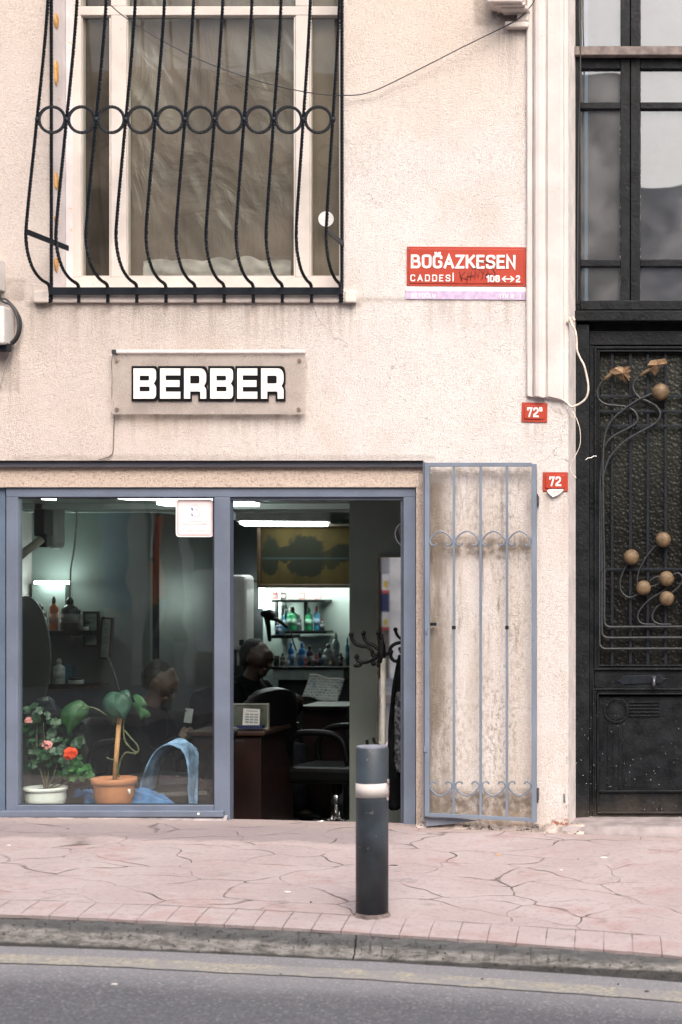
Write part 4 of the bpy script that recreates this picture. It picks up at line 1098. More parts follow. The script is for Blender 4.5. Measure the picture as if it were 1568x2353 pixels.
# ---- house number plates
def number_plate(x0, x1, y0, y1, txts, label, ti):
    t = thing('number_plate', P((x0+x1)/2, y1, 0), label, 'house number', 'house number plates')
    a, b = MB(), MB()
    plate(a, x0, x1, y0, y1, -.003, .003, 6, .006, 5)
    for s_, r_, bo in txts: strokes_text(b, s_, r_, -.0122, .003, .22 if len(s_) > 1 else .26, .34)
    c = P((x0+x1)/2, (y0+y1)/2); tilt((a, b), ti, c)
    a.build('plate', M['red'], t, bevel=.0008); b.build('digits', M['whitep'], t)
    for x, y in ((x0+3.5, y0+4),(x1-3.5, y0+4),(x0+3.5, y1-4),(x1-3.5, y1-4)): m = MB(); m.disc(P(x,y,-.006), px(1.3), -.008, -.005, 8); m.build('screw', M['screw'], t)
    return t
number_plate(1199, 1258, 925, 970, [('72', (1211.5, 1238, 936, 958.5), .02), ('B', (1239.5, 1247, 935, 945), .02)], 'small red house number plate reading 72B below the broken pilaster', -1.2)
np2 = number_plate(1247.5, 1305.5, 1085, 1129, [('72', (1262.5, 1289.5, 1095, 1117), .02)], 'small red house number plate reading 72 with torn white paper under it', -.2)
m = MB(); q = [P(x, y, -.012) for x, y in ((1257.5,1128),(1263,1124),(1294,1124),(1295.5,1127),(1284,1137),(1271,1142.5),(1262,1134))]
m.prism([(v.x, v.z) for v in q][::-1], -.020, -.014); tg = m.build('torn_label', M['paper'], np2)
m = MB()
for x in (1268,1271,1273.5,1277,1280,1283.5): m.bp(x, x+1.0, 1127, 1135, -.0206, .001)
m.build('bar_marks', M['cable'], np2)

# ---- folded security gate
GTY = -.075
gt = thing('folding_gate', P(1100, 1890, GTY), 'blue grey steel security gate folded open against the wall beside the barber shop', 'gate')
fm = MB()
fm.bp(976, 987, 1063, 1876, GTY, .022); fm.bp(1222, 1233, 1066, 1890, GTY, .022)
fm.bp(987, 1222, 1063, 1072, GTY+.001, .02)
a = [P(987,1868,GTY+.001), P(1222,1880,GTY+.001), P(1222,1888.5,GTY+.001), P(987,1876.5,GTY+.001)]
fm.prism([(v.x, v.z) for v in a][::-1], GTY+.001, GTY+.021)
fm.build('frame', M['gate'], gt, bevel=.0015)
m = MB(); m.bp(972, 975.5, 1061, 1880, GTY+.012, .06); m.build('fixed_angle', painted_steel('dull_gate_angle_paint', (.12,.135,.18)), gt)
for x in (1043, 1104.5, 1165):
    m = MB(); m.bp(x-2.7, x+2.7, 1072, 1874+(x-1043)*.05, GTY+.003, .011); m.build('bar', M['gate'], gt, bevel=.0012)
def scroll(xa, xb, y, flip):
    # arch with curled ends, photo pixels, local frame
    s = -1 if flip else 1; w = xb-xa; out = []
    def q(u, v): return P(xa+u*w, y+s*v, GTY+.004)
    pts = [q(.30,4.5), q(.27,9), q(.17,10.5), q(.06,7), q(.02,-1), q(.10,-9), q(.25,-17), q(.42,-21.5), q(.55,-21.5), q(.72,-17), q(.88,-9), q(.97,-1), q(.93,7), q(.82,10.5), q(.72,9), q(.70,4.5)]
    m = MB(); path = spline(pts, 6)
    n = len(path); vs = []
    for i, p in enumerate(path):
        a = path[max(i-1,0)]; b = path[min(i+1,n-1)]; t = (b-a).normalized(); nr = Vector((-t.z, 0, t.x))*.0038
        for dy in (0, .012):
            vs += [p-nr+Vector((0,dy,0)), p+nr+Vector((0,dy,0))]
    fs = []
    for i in range(n-1):
        b0 = i*4; b1 = b0+4
        fs += [(b0,b0+1,b1+1,b1),(b0+2,b1+2,b1+3,b0+3),(b0+1,b0+3,b1+3,b1+1),(b0,b1,b1+2,b0+2)]
    m.add(vs, fs, True); m.build('scroll', M['gate'], gt)
for xa_, xb_ in ((987,1040.5),(1045.5,1102),(1107,1162.5),(1167.5,1222)):
    scroll(xa_, xb_, 1243, False); scroll(xa_, xb_, 1807, True)
m = MB(); m.bp(986, 1003, 1431, 1438, GTY+.03, .01); m.build('bolt', M['biron'], gt)
m = MB(); m.bp(1038.5, 1047, 1438, 1446, GTY+.001, .012); m.bp(1161, 1169, 1438, 1446, GTY+.001, .012); m.build('hasp', M['biron'], gt, bevel=.001)
m = MB(); m.tube(spline([P(983,1440,GTY-.006), P(979,1448,GTY-.014), P(982,1456,GTY-.006)], 5), .003, 6); m.bp(974.5, 982, 1715, 1728, GTY-.006, .01); m.build('latch', M['gate'], gt)
for y0_, y1_ in ((1135, 1166), (1810, 1845)):
    m = MB(); c = P(1235, y0_, GTY+.03); b = P(1235, y1_, GTY+.03); m.tube([c, b], .005, 8); m.bp(1233, 1236, y0_+4, y1_-4, GTY+.012, .055); m.build('hinge', M['cable'], gt)
# second leaf folded behind
f2 = MB(); Y2 = GTY+.034
a = [P(976,1878,Y2), P(1050,1880,Y2), P(1098,1886,Y2), P(1040,1893,Y2), P(980,1899,Y2)]
f2.prism([(v.x, v.z) for v in a][::-1], Y2, Y2+.018)
f2.bp(974.5, 979.5, 1063, 1880, Y2, .018)
f2.build('rear_leaf', painted_steel('shaded_gate_paint', (.17,.19,.24)), gt, bevel=.001)  # rear leaf in a slightly paler blue grey than the front leaf

# ---- bollard
def make_bollard(X, Y, zb_, H, rad, label, group=None):
    t = thing('bollard', (X, Y, zb_), label, 'bollard', group)
    m = MB(); m.lathe([(rad,-.05),(rad,H-.006),(rad-.004,H),(rad-.006,H)], (X,Y,zb_), 48)
    m.build('post', M['bollard'], t)
    return t
BY = -1.95; bxp = P(855.5, 2103, BY); H_ = P(0, 1716, BY).z - zp(bxp.x, BY); RB = px(36.6, BY)
bo = make_bollard(bxp.x, BY, zp(bxp.x, BY), H_, RB, 'dark slate bollard with a scuffed white band standing before the shop doorway')
bo['group'] = 'street bollards'
m = MB(); zc_ = zp(bxp.x,BY)+H_; m.add([(bxp.x+(RB-.003)*cos(2*pi*k/40), BY+(RB-.003)*sin(2*pi*k/40), zc_+dz) for dz in (.004, -.01) for k in range(40)], [tuple(range(40))]+[(k, 40+k, 40+(k+1) % 40, (k+1) % 40) for k in range(40)]); m.build('cap', simple('grey_bollard_top', (.20,.21,.26), .6, 0, .2, 20, .2), bo)  # top cap in a lighter grey than the post
zb1, zb2 = P(0,1830,BY).z, P(0,1798,BY).z
m = MB(); m.lathe([(RB+.0012, zb1-zp(bxp.x,BY)), (RB+.0012, zb2-zp(bxp.x,BY))], (bxp.x,BY,zp(bxp.x,BY)), 64); m.build('reflective_band', M['tape'], bo)
m = MB(); vs = []
for j in range(7):
    for i in range(6):
        an = R(-16+24*i/5); z = P(0, 1838-8*j, BY).z; r_ = RB+.0024
        vs.append((bxp.x+r_*cos(an), BY+r_*sin(an), z))
m.add(vs, [(j*6+i, j*6+i+1, (j+1)*6+i+1, (j+1)*6+i) for j in range(6) for i in range(5)], True)
m.build('sticker_remnant', simple('torn_sticker', (.45,.40,.40), .7, 0, .4, 60, 0, 10, speck=((.10,.03,.04), 45, .52)), bo)
m = MB(); N = 36
vs = []
for k in range(N):
    an = 2*pi*k/N
    for (rr, zz) in ((RB+.0, .016), (RB+.005+.004*noise.noise((k*.6,1,1)), .005), (RB+.014+.010*noise.noise((k*.5,2,1)), -.003)):
        X_ = bxp.x+rr*cos(an); Y_ = BY+rr*sin(an); vs.append((X_, Y_, zp(X_, Y_)+zz))
m.add(vs, [(k*3+j, ((k+1) % N)*3+j, ((k+1) % N)*3+j+1, k*3+j+1) for k in range(N) for j in range(2)], True)
m.build('mortar_collar', simple('grimy_mortar', (.16,.125,.12), .9, 0, .35, 18, .7, 50), bo)

# ---- litter
def bit(name, x, y, Y, size, mat, label, cat, road=False):
    for _ in range(6):
        s = (D+Y)/F; X = CX+(x-AX)*s; z = (zr if road else zp)(X, Y); yy = AY+(CZ-z)/s
        Y += (y-yy)*-.0035 * (1)
    m = MB(); m.ball((X, Y, z+size[2]*.8), size, 8, 6)
    for v in m.v: v += Vector((.3*size[0]*noise.noise(v*90), .3*size[1]*noise.noise(v*70), 0))
    tag(m.build(name, mat), label, cat)
lf = simple('dry_leaf', (.65,.36,.12), .7); stn = simple('dark_pebble', (.05,.045,.04), .8); cg = simple('cigarette_paper', (.75,.7,.66), .7)
bit('fallen_leaf', 1147, 1966, -.5, (.014,.008,.003), lf, 'tiny orange dry leaf on the pink paving below the folded gate', 'leaf')
bit('cigarette_end', 1388, 1972, -.6, (.018,.004,.004), cg, 'white cigarette end on the paving in front of the black door', 'cigarette end')
bit('cigarette_end', 662, 2052, -1.5, (.016,.004,.004), cg, 'white cigarette end on the paving left of the bollard', 'cigarette end')
bit('cigarette_end', 24, 1948, -.5, (.012,.004,.004), cg, 'white cigarette end on the paving at the left edge', 'cigarette end')
bit('pebble', 1486, 2280, -2.9, (.010,.008,.006), stn, 'dark pebble on the asphalt at the lower right, largest of three', 'pebble', True)
bit('pebble', 1108, 2252, -2.6, (.006,.006,.005), stn, 'small dark pebble on the yellow line right of the bollard', 'pebble', True)
bit('pebble', 645, 2241, -2.6, (.006,.005,.004), stn, 'small dark pebble on the asphalt below the kerb, left of the bollard', 'pebble', True)
bit('pebble', 1420, 2262, -2.75, (.005,.005,.004), stn, 'tiny dark pebble on the asphalt left of the largest one at the lower right', 'pebble', True)
bit('twig', 905, 1990, -.9, (.022,.003,.003), stn, 'short dark twig on the pink paving just right of the bollard', 'twig')
bit('paper_scrap', 1290, 2000, -.9, (.010,.006,.002), cg, 'pale scrap of paper on the paving below the red rust patch', 'litter')
bit('pebble', 715, 2075, -1.6, (.005,.004,.003), stn, 'tiny dark pebble on the pink paving left of the bollard foot', 'pebble')
bit('paper_scrap', 264, 2262, -2.8, (.012,.008,.002), cg, 'pale scrap of paper on the asphalt at the lower left', 'litter', True)
# ------------------------------------------------------------------ inside the barber shop
FLZ, CLZ = -.38, 1.80
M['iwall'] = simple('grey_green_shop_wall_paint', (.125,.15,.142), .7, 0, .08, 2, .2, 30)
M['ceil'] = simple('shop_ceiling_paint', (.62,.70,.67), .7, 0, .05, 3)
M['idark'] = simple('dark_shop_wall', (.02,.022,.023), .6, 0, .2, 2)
M['leather'] = simple('black_vinyl', (.006,.006,.0065), .45, 0, .2, 8, .3, 40, spec=.25)
M['bluetowel'] = simple('blue_towelling', (.07,.17,.38), .95, 0, .22, 14, .8, 160)
M['paletowel'] = simple('washed_blue_towelling', (.24,.38,.60), .95, 0, .45, 7, .8, 160)
M['redwood'] = simple('red_brown_desk_veneer', (.016,.005,.004), .45, 0, .3, 6)
M['tube'] = emit('lit_fluorescent_diffuser', (.90,1,.96), 5.5)
M['skin'] = simple('skin', (.075,.043,.031), .55, 0, .06, 30)  # skin darkened so the faces carry the room's shade in their colour
M['jacket'] = simple('black_jacket_cloth', (.006,.006,.007), .95, 0, .3, 20, .4, 60, spec=.1)
M['trouser'] = simple('dark_trouser_cloth', (.02,.022,.03), .9, 0, .2, 20, .4, 60)
M['hair'] = simple('grey_cropped_hair', (.022,.020,.019), .8, 0, .4, 60, .8, 200)
room = thing('shop_room', (-1.2, 2.4, FLZ), 'dim grey green barber shop interior seen through the window and doorway', 'room')
xl = P(74, 0, 3.3).x; xr = 1.15; XP = P(803, 0, 1.5).x
m = MB(); m.box(xl-.05, xl, .36, 4.8, FLZ, CLZ); m.build('left_wall', simple('pale_left_wall_paint', (.30,.27,.265), .7, 0, .1, 2), room)
m = MB(); m.box(xl-.05, P(345,0,3.3).x, 3.3, 3.35, FLZ, CLZ); m.build('rear_wall', M['iwall'], room)
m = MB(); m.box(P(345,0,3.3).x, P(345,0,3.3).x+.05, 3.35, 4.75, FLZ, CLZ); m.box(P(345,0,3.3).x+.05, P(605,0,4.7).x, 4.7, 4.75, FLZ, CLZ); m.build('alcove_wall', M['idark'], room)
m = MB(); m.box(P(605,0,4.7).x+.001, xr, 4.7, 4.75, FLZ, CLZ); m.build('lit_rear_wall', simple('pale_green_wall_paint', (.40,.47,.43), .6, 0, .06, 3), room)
m = MB(); m.box(XP, xr, 1.5, 1.62, FLZ, CLZ); m.build('partition', simple('olive_grey_partition_paint', (.165,.185,.165), .7, 0, .08, 2), room, bevel=.004)
m = MB(); m.box(xr, xr+.05, .32, 4.75, FLZ, CLZ); m.build('right_wall', M['iwall'], room)
m = MB(); m.box(xl-.05, xr+.05, .305, 4.8, CLZ, CLZ+.05); m.box(xl, XP+.2, 1.9, 2.05, CLZ-.035, CLZ); m.box(xl, XP+.2, 2.7, 2.76, CLZ-.02, CLZ); m.build('ceiling', M['ceil'], room)
m = MB(); m.box(xl-.05, xr+.05, .20, 4.8, FLZ-.05, FLZ); m.build('floor', simple('dark_tiled_floor', (.015,.014,.014), .5, 0, .3, 4), room)
m = MB(); m.box(P(14,0,.14).x-1.2, P(503,0,.44).x, .135, .44, FLZ, .045); m.build('window_ledge', simple('grey_ledge_paint', (.22,.22,.23), .6), room)
m = MB(); m.box(P(530,0,.14).x, P(953,0,.14).x, .091, .40, FLZ-.05, -.16); m.build('inner_step', M['idark'], room)

def lightbox(x, y, Y, L, W, rz, label, body=True):
    c = P(x, y, Y); t = thing('ceiling_light', (c.x, c.y, c.z), label, 'ceiling light', 'ceiling lights in the shop')
    m = MB(); m.obox((c.x, c.y, c.z+.02), (L+.05, W+.03, max(.03, CLZ-c.z-.021)), rz); m.build('housing', M['plastic'], t, bevel=.004)
    m = MB(); m.obox((c.x, c.y, c.z), (L, W, .021), rz); m.build('diffuser', M['tube'], t, bevel=.006)
lightbox(655, 1207, 3.25, .60, .44, R(14), 'lit white ceiling panel in front of the landscape painting, largest one in view')
lightbox(480, 1162, 1.55, .58, .20, R(4), 'long lit ceiling panel passing behind the steel mullion')
lightbox(385, 1148, .72, .52, .16, R(3), 'lit strip at the very top edge of the shop window')
lightbox(113, 1149, .74, .05, .10, R(0), 'short lit spot in the top left corner of the shop window')
# lit strip over the left shelves
m = MB(); a = P(76, 1338, 3.1); b = P(149, 1338, 3.1); m.box(a.x, b.x, 3.12, 3.20, a.z-.012, a.z+.008)
tag(m.build('wall_light', emit('lit_wall_strip', (.88,1,.94), 20)), 'bright white light strip high on the left wall above the bottle shelves', 'wall light')
m = MB(); m.bp(74, 150, 1340, 1470, 3.22, .07); m.build('mirror_cabinet', M['iwall'], room)
# vertical tube and pale shelves on the far wall
m = MB(); m.tube([P(601,1397,4.5), P(601,1352,4.5)], .016, 10); m.tube([P(611,1397,4.5), P(610,1354,4.5)], .010, 10)  # second, thinner glowing tube stands in for the first one's reflection
tag(m.build('tube_light', emit('lit_tube', (.85,1,.95), 60)), 'bright upright tube light left of the far bottle shelves', 'tube light')
m = MB(); a = P(640,1345,4.40); b = P(815,1345,4.40); m.tube([a,b], .014, 8); tag(m.build('tube_light', emit('lit_shelf_tube', (.88,1,.93), 40)), 'tube light tucked under the soffit above the far bottle shelves', 'tube light')
m = MB(); m.bp(534, 1300, 1332, 1338, 3.62, 1.05); m.build('soffit', M['idark'], room)
# painting
def painting_mat():
    t = NT('dark_lake_landscape_canvas'); o = t.sep()
    z0 = P(0, 1283, 3.5).z
    n = t.noise(5, 4, .6, vec=t.scale(t.pos, (1, 1, .6)))
    mir = t.math('ABSOLUTE', t.math('SUBTRACT', o[2], z0))
    clump = t.noise(7.5, 4, .6, vec=t.scale(t.pos, (1, 0, .12)))
    edge = t.math('SUBTRACT', t.math('ADD', t.math('MULTIPLY', clump, 1.0), t.math('MULTIPLY', t.noise(30, 4, .7), .12)), .455)
    tree = t.math('MULTIPLY', t.math('LESS_THAN', mir, t.math('MULTIPLY', edge, .35)), .8)
    nz = t.math('MULTIPLY', t.math('SUBTRACT', t.noise(16, 5, .7), .5), 2.2)
    for (cx_, cy_, rx_, ry_) in ((702, 1268, 46, 40), (622, 1272, 22, 42), (790, 1270, 30, 22), (655, 1275, 20, 20), (705, 1300, 44, 26), (620, 1300, 20, 22)):
        q = P(cx_, cy_, 3.5); a_ = t.math('DIVIDE', t.math('SUBTRACT', o[0], q.x), px(rx_, 3.5)); b_ = t.math('DIVIDE', t.math('SUBTRACT', o[2], q.z), px(ry_, 3.5))
        dd = t.math('ADD', t.math('ADD', t.math('MULTIPLY', a_, a_), t.math('MULTIPLY', b_, b_)), nz)
        tree = t.math('MAXIMUM', tree, t.step(dd, .7, 1.1, 1.0, 0.0))
    c = t.mix(t.step(n, .3, .7), (.022,.017,.006), (.042,.031,.010))  # canvas colours kept low to paint in its backlit darkness
    c = t.mix(t.math('MULTIPLY', tree, .93), c, (.008,.010,.007))
    c = t.mix(t.step(mir, .004, .010, .8, 0), c, (.02,.03,.03))
    return t.done(c, .85, spec=.1)
pt = thing('painting', P(700, 1350, 3.5), 'dark landscape painting of trees mirrored in a lake, in a wide brown frame', 'painting')
m = MB(); m.bp(594, 834, 1206, 1347, 3.5, .02); m.build('canvas', painting_mat(), pt)
m = MB(); frame(590, 838, 1202, 1351, 9, 3.47, .05, m); m.build('frame', simple('brown_gilt_frame', (.035,.019,.007), .45, .2, .2), pt, bevel=.006)
# water heater, clock, mirror
wh = thing('water_heater', P(540, 1498, 2.9), 'white rounded water heater on the wall just right of the steel mullion', 'water heater')
m = MB(); m.bp(500, 564, 1321, 1495, 2.9, .22); m.build('body', M['plastic'], wh, bevel=.03)
m = MB(); m.bp(550, 560, 1470, 1483, 2.895, .01); m.build('dial', M['cable'], wh)
m = MB(); m.tube([P(535,1494,2.97), P(535,1545,2.97)], .012, 8); m.tube([P(548,1494,2.97), P(548,1530,2.97)], .010, 8); m.build('pipe', M['plastic'], wh)
w2 = thing('wall_unit', P(112, 1260, 2.4), 'pale rounded wall unit in the upper left corner of the shop window', 'wall unit')
m = MB(); m.bp(96, 127, 1150, 1262, 2.4, .2); m.build('body', M['plastic'], w2, bevel=.05)
w3 = thing('loudspeaker', P(92, 1258, 1.9), 'black loudspeaker on a pale bracket high on the left wall', 'loudspeaker')
m = MB(); m.bp(77, 101, 1146, 1232, 1.9, .15); m.bp(88, 107, 1226, 1258, 1.88, .1); m.build('cabinet', M['leather'], w3, bevel=.01)
m = MB(); m.tube([P(95,1240,1.86), P(40,1282,1.7)], .026, 10); m.build('bracket', simple('cream_bracket', (.42,.38,.3), .5), w3)
m = MB(); m.tube(spline([P(177,1170,2.6), P(176,1200,2.6), P(171,1260,2.6), P(163,1310,2.6), P(162,1374,2.6)], 6), .006, 6)
tag(m.build('hanging_cable', simple('pale_cable', (.5,.5,.42), .6)), 'pale cable hanging from the ceiling above the big black bottle', 'cable')
ck = thing('wall_clock', P(937, 1257, 1.46), 'round wall clock half hidden by the right door post', 'clock')
m = MB(); m.disc(P(938,1227,1.46), px(31,1.46), 1.46, 1.495, 36, px(28,1.46)); m.build('rim', M['chrome'], ck)
m = MB(); m.disc(P(938,1227,1.47), px(27.8,1.46), 1.475, 1.49, 30); m.build('dial', simple('grey_dial', (.3,.31,.3), .5), ck)
mr = thing('standing_mirror', P(900, 1720, 1.44), 'tall narrow mirror behind the coat stand reflecting the bright street', 'mirror')
m = MB(); m.bp(868, 1010, 1281, 1720, 1.47, .01); mm_ = NT('mirror_silver'); m.build('mirror_glass', mm_.done((.98,.98,.96), .015, 1), mr)
m = MB(); frame(865.5, 1013, 1278, 1723, 2.6, 1.455, .03, m); m.build('frame', simple('thin_gilt_frame', (.30,.24,.13), .4, .6), mr)

# shelves
def shelf(x0, x1, y0, y1, Y, dep, label):
    m = MB(); m.bp(x0, x1, y0, y1, Y, dep); return tag(m.build('shelf', M['leather'], bevel=.003), label, 'shelf', 'black wall shelves')
shelf(74, 214, 1449, 1461, 2.98, .3, 'black shelf holding the orange bottle and the big black bottle')
shelf(74, 212, 1573, 1583, 2.98, .3, 'black shelf holding white bottles and a white jar, below the other left one')
shelf(624, 747, 1378, 1384, 4.45, .22, 'top black shelf of small pink boxes under the landscape painting')
shelf(655, 750, 1450, 1456, 4.45, .22, 'black shelf carrying the two green bottles')
shelf(622, 674, 1459, 1467, 4.40, .20, 'short black shelf just left of and below the green bottles')
m = MB()
for x in (634, 701): m.bp(x-2.5, x+2.5, 1384, 1450, 4.6, .05)
m.build('shelf_upright', M['leather'], room)
def bottle(x, yb_, yt, wpx, Y, col, cap, label, kind='bottle', shoulder=.72, group='bottles and jars on the shop shelves', trans=0):
    c = P(x, yb_, Y); H = px(yb_-yt, Y); r = px(wpx/2, Y)
    t = thing(kind, c, label, kind, group)
    cm = simple('bottle_plastic', col, .3, 0, .1, 20); cpm = simple('cap_plastic', cap, .4, 0, .1)
    m = MB()
    if kind == 'box':
        m.box(c.x-r, c.x+r, c.y-r*.6, c.y+r*.6, c.z, c.z+H*.97); m.build('carton', cm, t, bevel=.002)
        m = MB(); m.box(c.x-r*.7, c.x+r*.7, c.y-r*.6-.002, c.y-r*.6-.0005, c.z+H*.25, c.z+H*.6); m.build('label_panel', cpm, t)
    elif kind == 'jar':
        m.lathe([(r*.94,0),(r,.1*H),(r,.62*H),(r*.94,.68*H)], c, 20); m.build('body', cm, t)
        m = MB(); m.lathe([(r*1.03,.69*H),(r*1.03,.95*H),(r*.98,H)], c, 20); m.build('lid', cpm, t)
    else:
        m.lathe([(r*.93,0),(r,.03*H),(r,shoulder*H*.86),(r*.93,shoulder*H*.95),(r*.45,shoulder*H*1.04),(r*.36,shoulder*H*1.1)], c, 20); m.build('body', cm, t)
        m = MB(); m.lathe([(r*.44,shoulder*H*1.1),(r*.44,.93*H),(r*.26,.95*H),(r*.24,H)], c, 16); m.build('cap', cpm, t)
        m = MB(); m.lathe([(r*1.012,.22*H),(r*1.012,.5*H)], c, 20); m.build('paper_label', simple('label_paper', tuple(min(.7,k*.6+.16) for k in col), .6), t)
    return t
W_ = (.62,.64,.62); K_ = (.015,.015,.016)
Ls = 3.05
bottle(124, 1448, 1370, 19, Ls, (.60,.14,.035), K_, 'orange bottle on the upper left shelf, left of the big black bottle')
bottle(161, 1448, 1372, 36, Ls, (.02,.018,.017), K_, 'big black bottle with a pump top on the upper left shelf')
bottle(183, 1448, 1400, 14, Ls+.04, (.16,.15,.15), K_, 'small grey bottle just right of the big black bottle')
bottle(93, 1448, 1388, 28, Ls, (.05,.045,.045), K_, 'dark bottle at the left end of the upper left shelf')
bottle(196, 1448, 1440, 16, Ls, (.5,.48,.4), W_, 'tiny pale tub at the right end of the upper left shelf', 'jar')
bottle(105, 1572, 1514, 19, Ls, W_, W_, 'narrower white bottle on the lower left shelf')
bottle(136, 1572, 1513, 26, Ls, W_, (.5,.53,.52), 'wider white bottle on the lower left shelf beside the teal carton')
bottle(157, 1572, 1527, 16, Ls+.05, (.05,.17,.24), (.08,.25,.33), 'teal carton on the lower left shelf', 'box')
bottle(175, 1572, 1557, 34, Ls, (.6,.62,.58), (.03,.03,.03), 'low white jar with a dark lid on the lower left shelf', 'jar')
bottle(82, 1572, 1560, 14, Ls, (.4,.42,.4), (.03,.03,.03), 'low grey jar at the left end of the lower left shelf', 'jar')
Lb = 4.52
bottle(672, 1449, 1394, 25, Lb, (.035,.27,.12), (.12,.07,.05), 'wider green bottle on the far shelf under the painting')
bottle(710, 1449, 1396, 17, Lb, (.04,.36,.16), (.05,.4,.2), 'slimmer green bottle on the far shelf under the painting')
bottle(728, 1449, 1393, 14, Lb, (.06,.25,.42), (.25,.04,.06), 'blue spray can with a dark red top on the far shelf')
bottle(656, 1449, 1400, 11, Lb, (.06,.25,.42), (.5,.55,.6), 'slim blue bottle at the left end of the far shelf')
bottle(640, 1458, 1430, 14, Lb-.05, (.05,.1,.2), K_, 'short navy bottle on the short black shelf')
for x, c_, lb in ((633,(.35,.13,.14),'dark pink box at the left end of the top far shelf'),(652,(.08,.06,.06),'black box on the top far shelf'),(668,(.4,.3,.28),'beige box on the top far shelf'),(694,(.32,.13,.11),'brick red box on the top far shelf'),(718,(.5,.3,.27),'salmon box on the top far shelf'),(732,(.25,.16,.17),'dull mauve box at the right end of the top far shelf')):
    bottle(x, 1377, 1360, 13, Lb, c_, (.5,.45,.42), lb, 'box')
# far work top crowded with bottles
ct = thing('work_top', P(690, 1640, 4.2), 'dark far work top crowded with bottles and barber tools', 'counter')
m = MB(); m.bp(560, 830, 1532, 1538, 4.0, .6); m.build('top', M['leather'], ct, bevel=.004)
m = MB(); m.bp(628, 790, 1539, 1562, 4.02, .5); m.build('drawer_front', simple('pale_drawer', (.30,.35,.33), .6), ct)
m = MB(); m.bp(640, 830, 1562, 1720, 4.1, .4); m.build('base_cabinet', M['idark'], ct)
Lw = 4.2
for x, yt, w_, c_, cp_, lb in ((669,1474,14,(.04,.20,.48),(.04,.2,.5),'bright blue bottle at the left of the far work top'),(694,1476,16,(.03,.22,.55),(.03,.2,.5),'tall bright blue bottle in the middle of the far work top'),
    (683,1496,11,(.5,.55,.52),(.3,.3,.3),'small clear bottle between the two bright blue ones'),(712,1482,15,(.06,.05,.09),K_,'dark purple bottle right of the tall bright blue one'),
    (728,1500,12,(.36,.06,.04),(.5,.1,.06),'small red bottle on the far work top'),(742,1506,11,(.10,.28,.36),(.4,.5,.5),'small teal bottle right of the small red one'),
    (755,1478,22,(.28,.31,.30),(.10,.10,.10),'round grey flask on the far work top'),(772,1452,18,(.34,.40,.38),(.6,.62,.62),'silver capped spray bottle on the far work top'),(799,1463,9,(.04,.25,.42),(.05,.3,.5),'slim blue bottle at the right end of the far work top'),
    (650,1500,12,(.13,.11,.10),K_,'brown bottle at the left end of the far work top')):
    bottle(x, 1532, yt, w_, Lw, c_, cp_, lb)
for x, yt, w_, c_, cp_, lb, kd in ((636,1506,12,(.05,.05,.055),(.2,.2,.2),'squat black tin at the far left end of the far work top','jar'),(661,1512,9,(.5,.5,.46),(.2,.1,.1),'tiny cream bottle in front of the bright blue ones','bottle'),
    (703,1508,8,(.45,.1,.08),(.6,.6,.55),'tiny pink bottle between the tall blue and the dark purple one','bottle'),(720,1514,10,(.12,.12,.13),(.5,.5,.5),'small dark tin beside the small red bottle','jar'),
    (735,1490,7,(.02,.05,.12),(.6,.6,.6),'thin navy tube just right of the small red bottle','bottle'),(763,1512,10,(.2,.12,.05),(.03,.03,.03),'small amber bottle in front of the grey flask','bottle'),
    (784,1500,12,(.05,.045,.045),(.1,.1,.1),'short black bottle right of the silver capped spray bottle','bottle'),(792,1514,9,(.55,.55,.5),(.4,.4,.4),'little white tub near the right end of the far work top','jar')):
    bottle(x, 1532, yt, w_, Lw-.08, c_, cp_, lb, kd)
for x, yt, w_, c_, cp_, lb in ((688,1412,10,(.12,.13,.15),(.3,.3,.3),'slim grey bottle between the two green ones on the far shelf'),(741,1420,10,(.04,.04,.05),(.5,.1,.08),'short black bottle at the right end of the far shelf')):
    bottle(x, 1449, yt, w_, Lb, c_, cp_, lb)
for x, yt, w_, c_, cp_, lb in ((202,1420,10,(.06,.055,.05),(.3,.3,.28),'slim dark bottle at the right end of the upper left shelf'),(143,1400,9,(.30,.27,.22),(.05,.05,.05),'small beige bottle between the orange and the big black one')):
    bottle(x, 1448, yt, w_, Ls+.06, c_, cp_, lb)
hd = thing('hair_dryer', P(628, 1478, 4.3), 'black hair dryer hanging from the short far shelf', 'hair dryer')
m = MB(); m.limb([P(609,1410,4.3), P(622,1412,4.3)], [.034,.04]); m.limb([P(613,1415,4.3), P(617,1440,4.3), P(620,1470,4.3)], [.026,.02,.016]); m.limb([P(615,1418,4.3), P(640,1425,4.3), P(660,1440,4.3)], [.02,.016,.014]); m.build('body', M['leather'], hd)
m = MB(); m.tube(spline([P(655,1436,4.3), P(668,1452,4.3), P(676,1480,4.3), P(690,1515,4.25)], 5), .006, 6); m.build('lead', M['cable'], hd)

# picture frames leaning on the left rear wall
def pframe(x0, x1, y0, y1, label, Y=3.1, sk=0):
    t = thing('picture_frame', P((x0+x1)/2, y1, Y), label, 'picture frame', 'framed papers in the shop')
    m = MB(); frame(x0, x1, y0, y1, 4.5, Y, .03, m); n = MB(); n.bp(x0+4.5, x1-4.5, y0+4.5, y1-4.5, Y+.012, .01)
    q = MB()
    for k in range(5): q.bp(x0+9, x1-9-(k % 2)*3, y0+14+k*11, y0+16+k*11, Y+.010, .0015)
    c = P((x0+x1)/2, y1, Y); tilt((m, n, q), sk, c)
    m.build('frame', simple('dark_brown_frame', (.035,.022,.018), .4), t); n.build('paper', simple('greenish_paper', (.36,.41,.37), .7), t); q.build('printed_lines', simple('faint_print', (.22,.25,.24), .7), t)
pframe(191, 227, 1405, 1486, 'upright dark framed paper on the left rear wall')
pframe(226, 254, 1418, 1515, 'tilted dark framed paper right of the upright one', sk=-3.5)
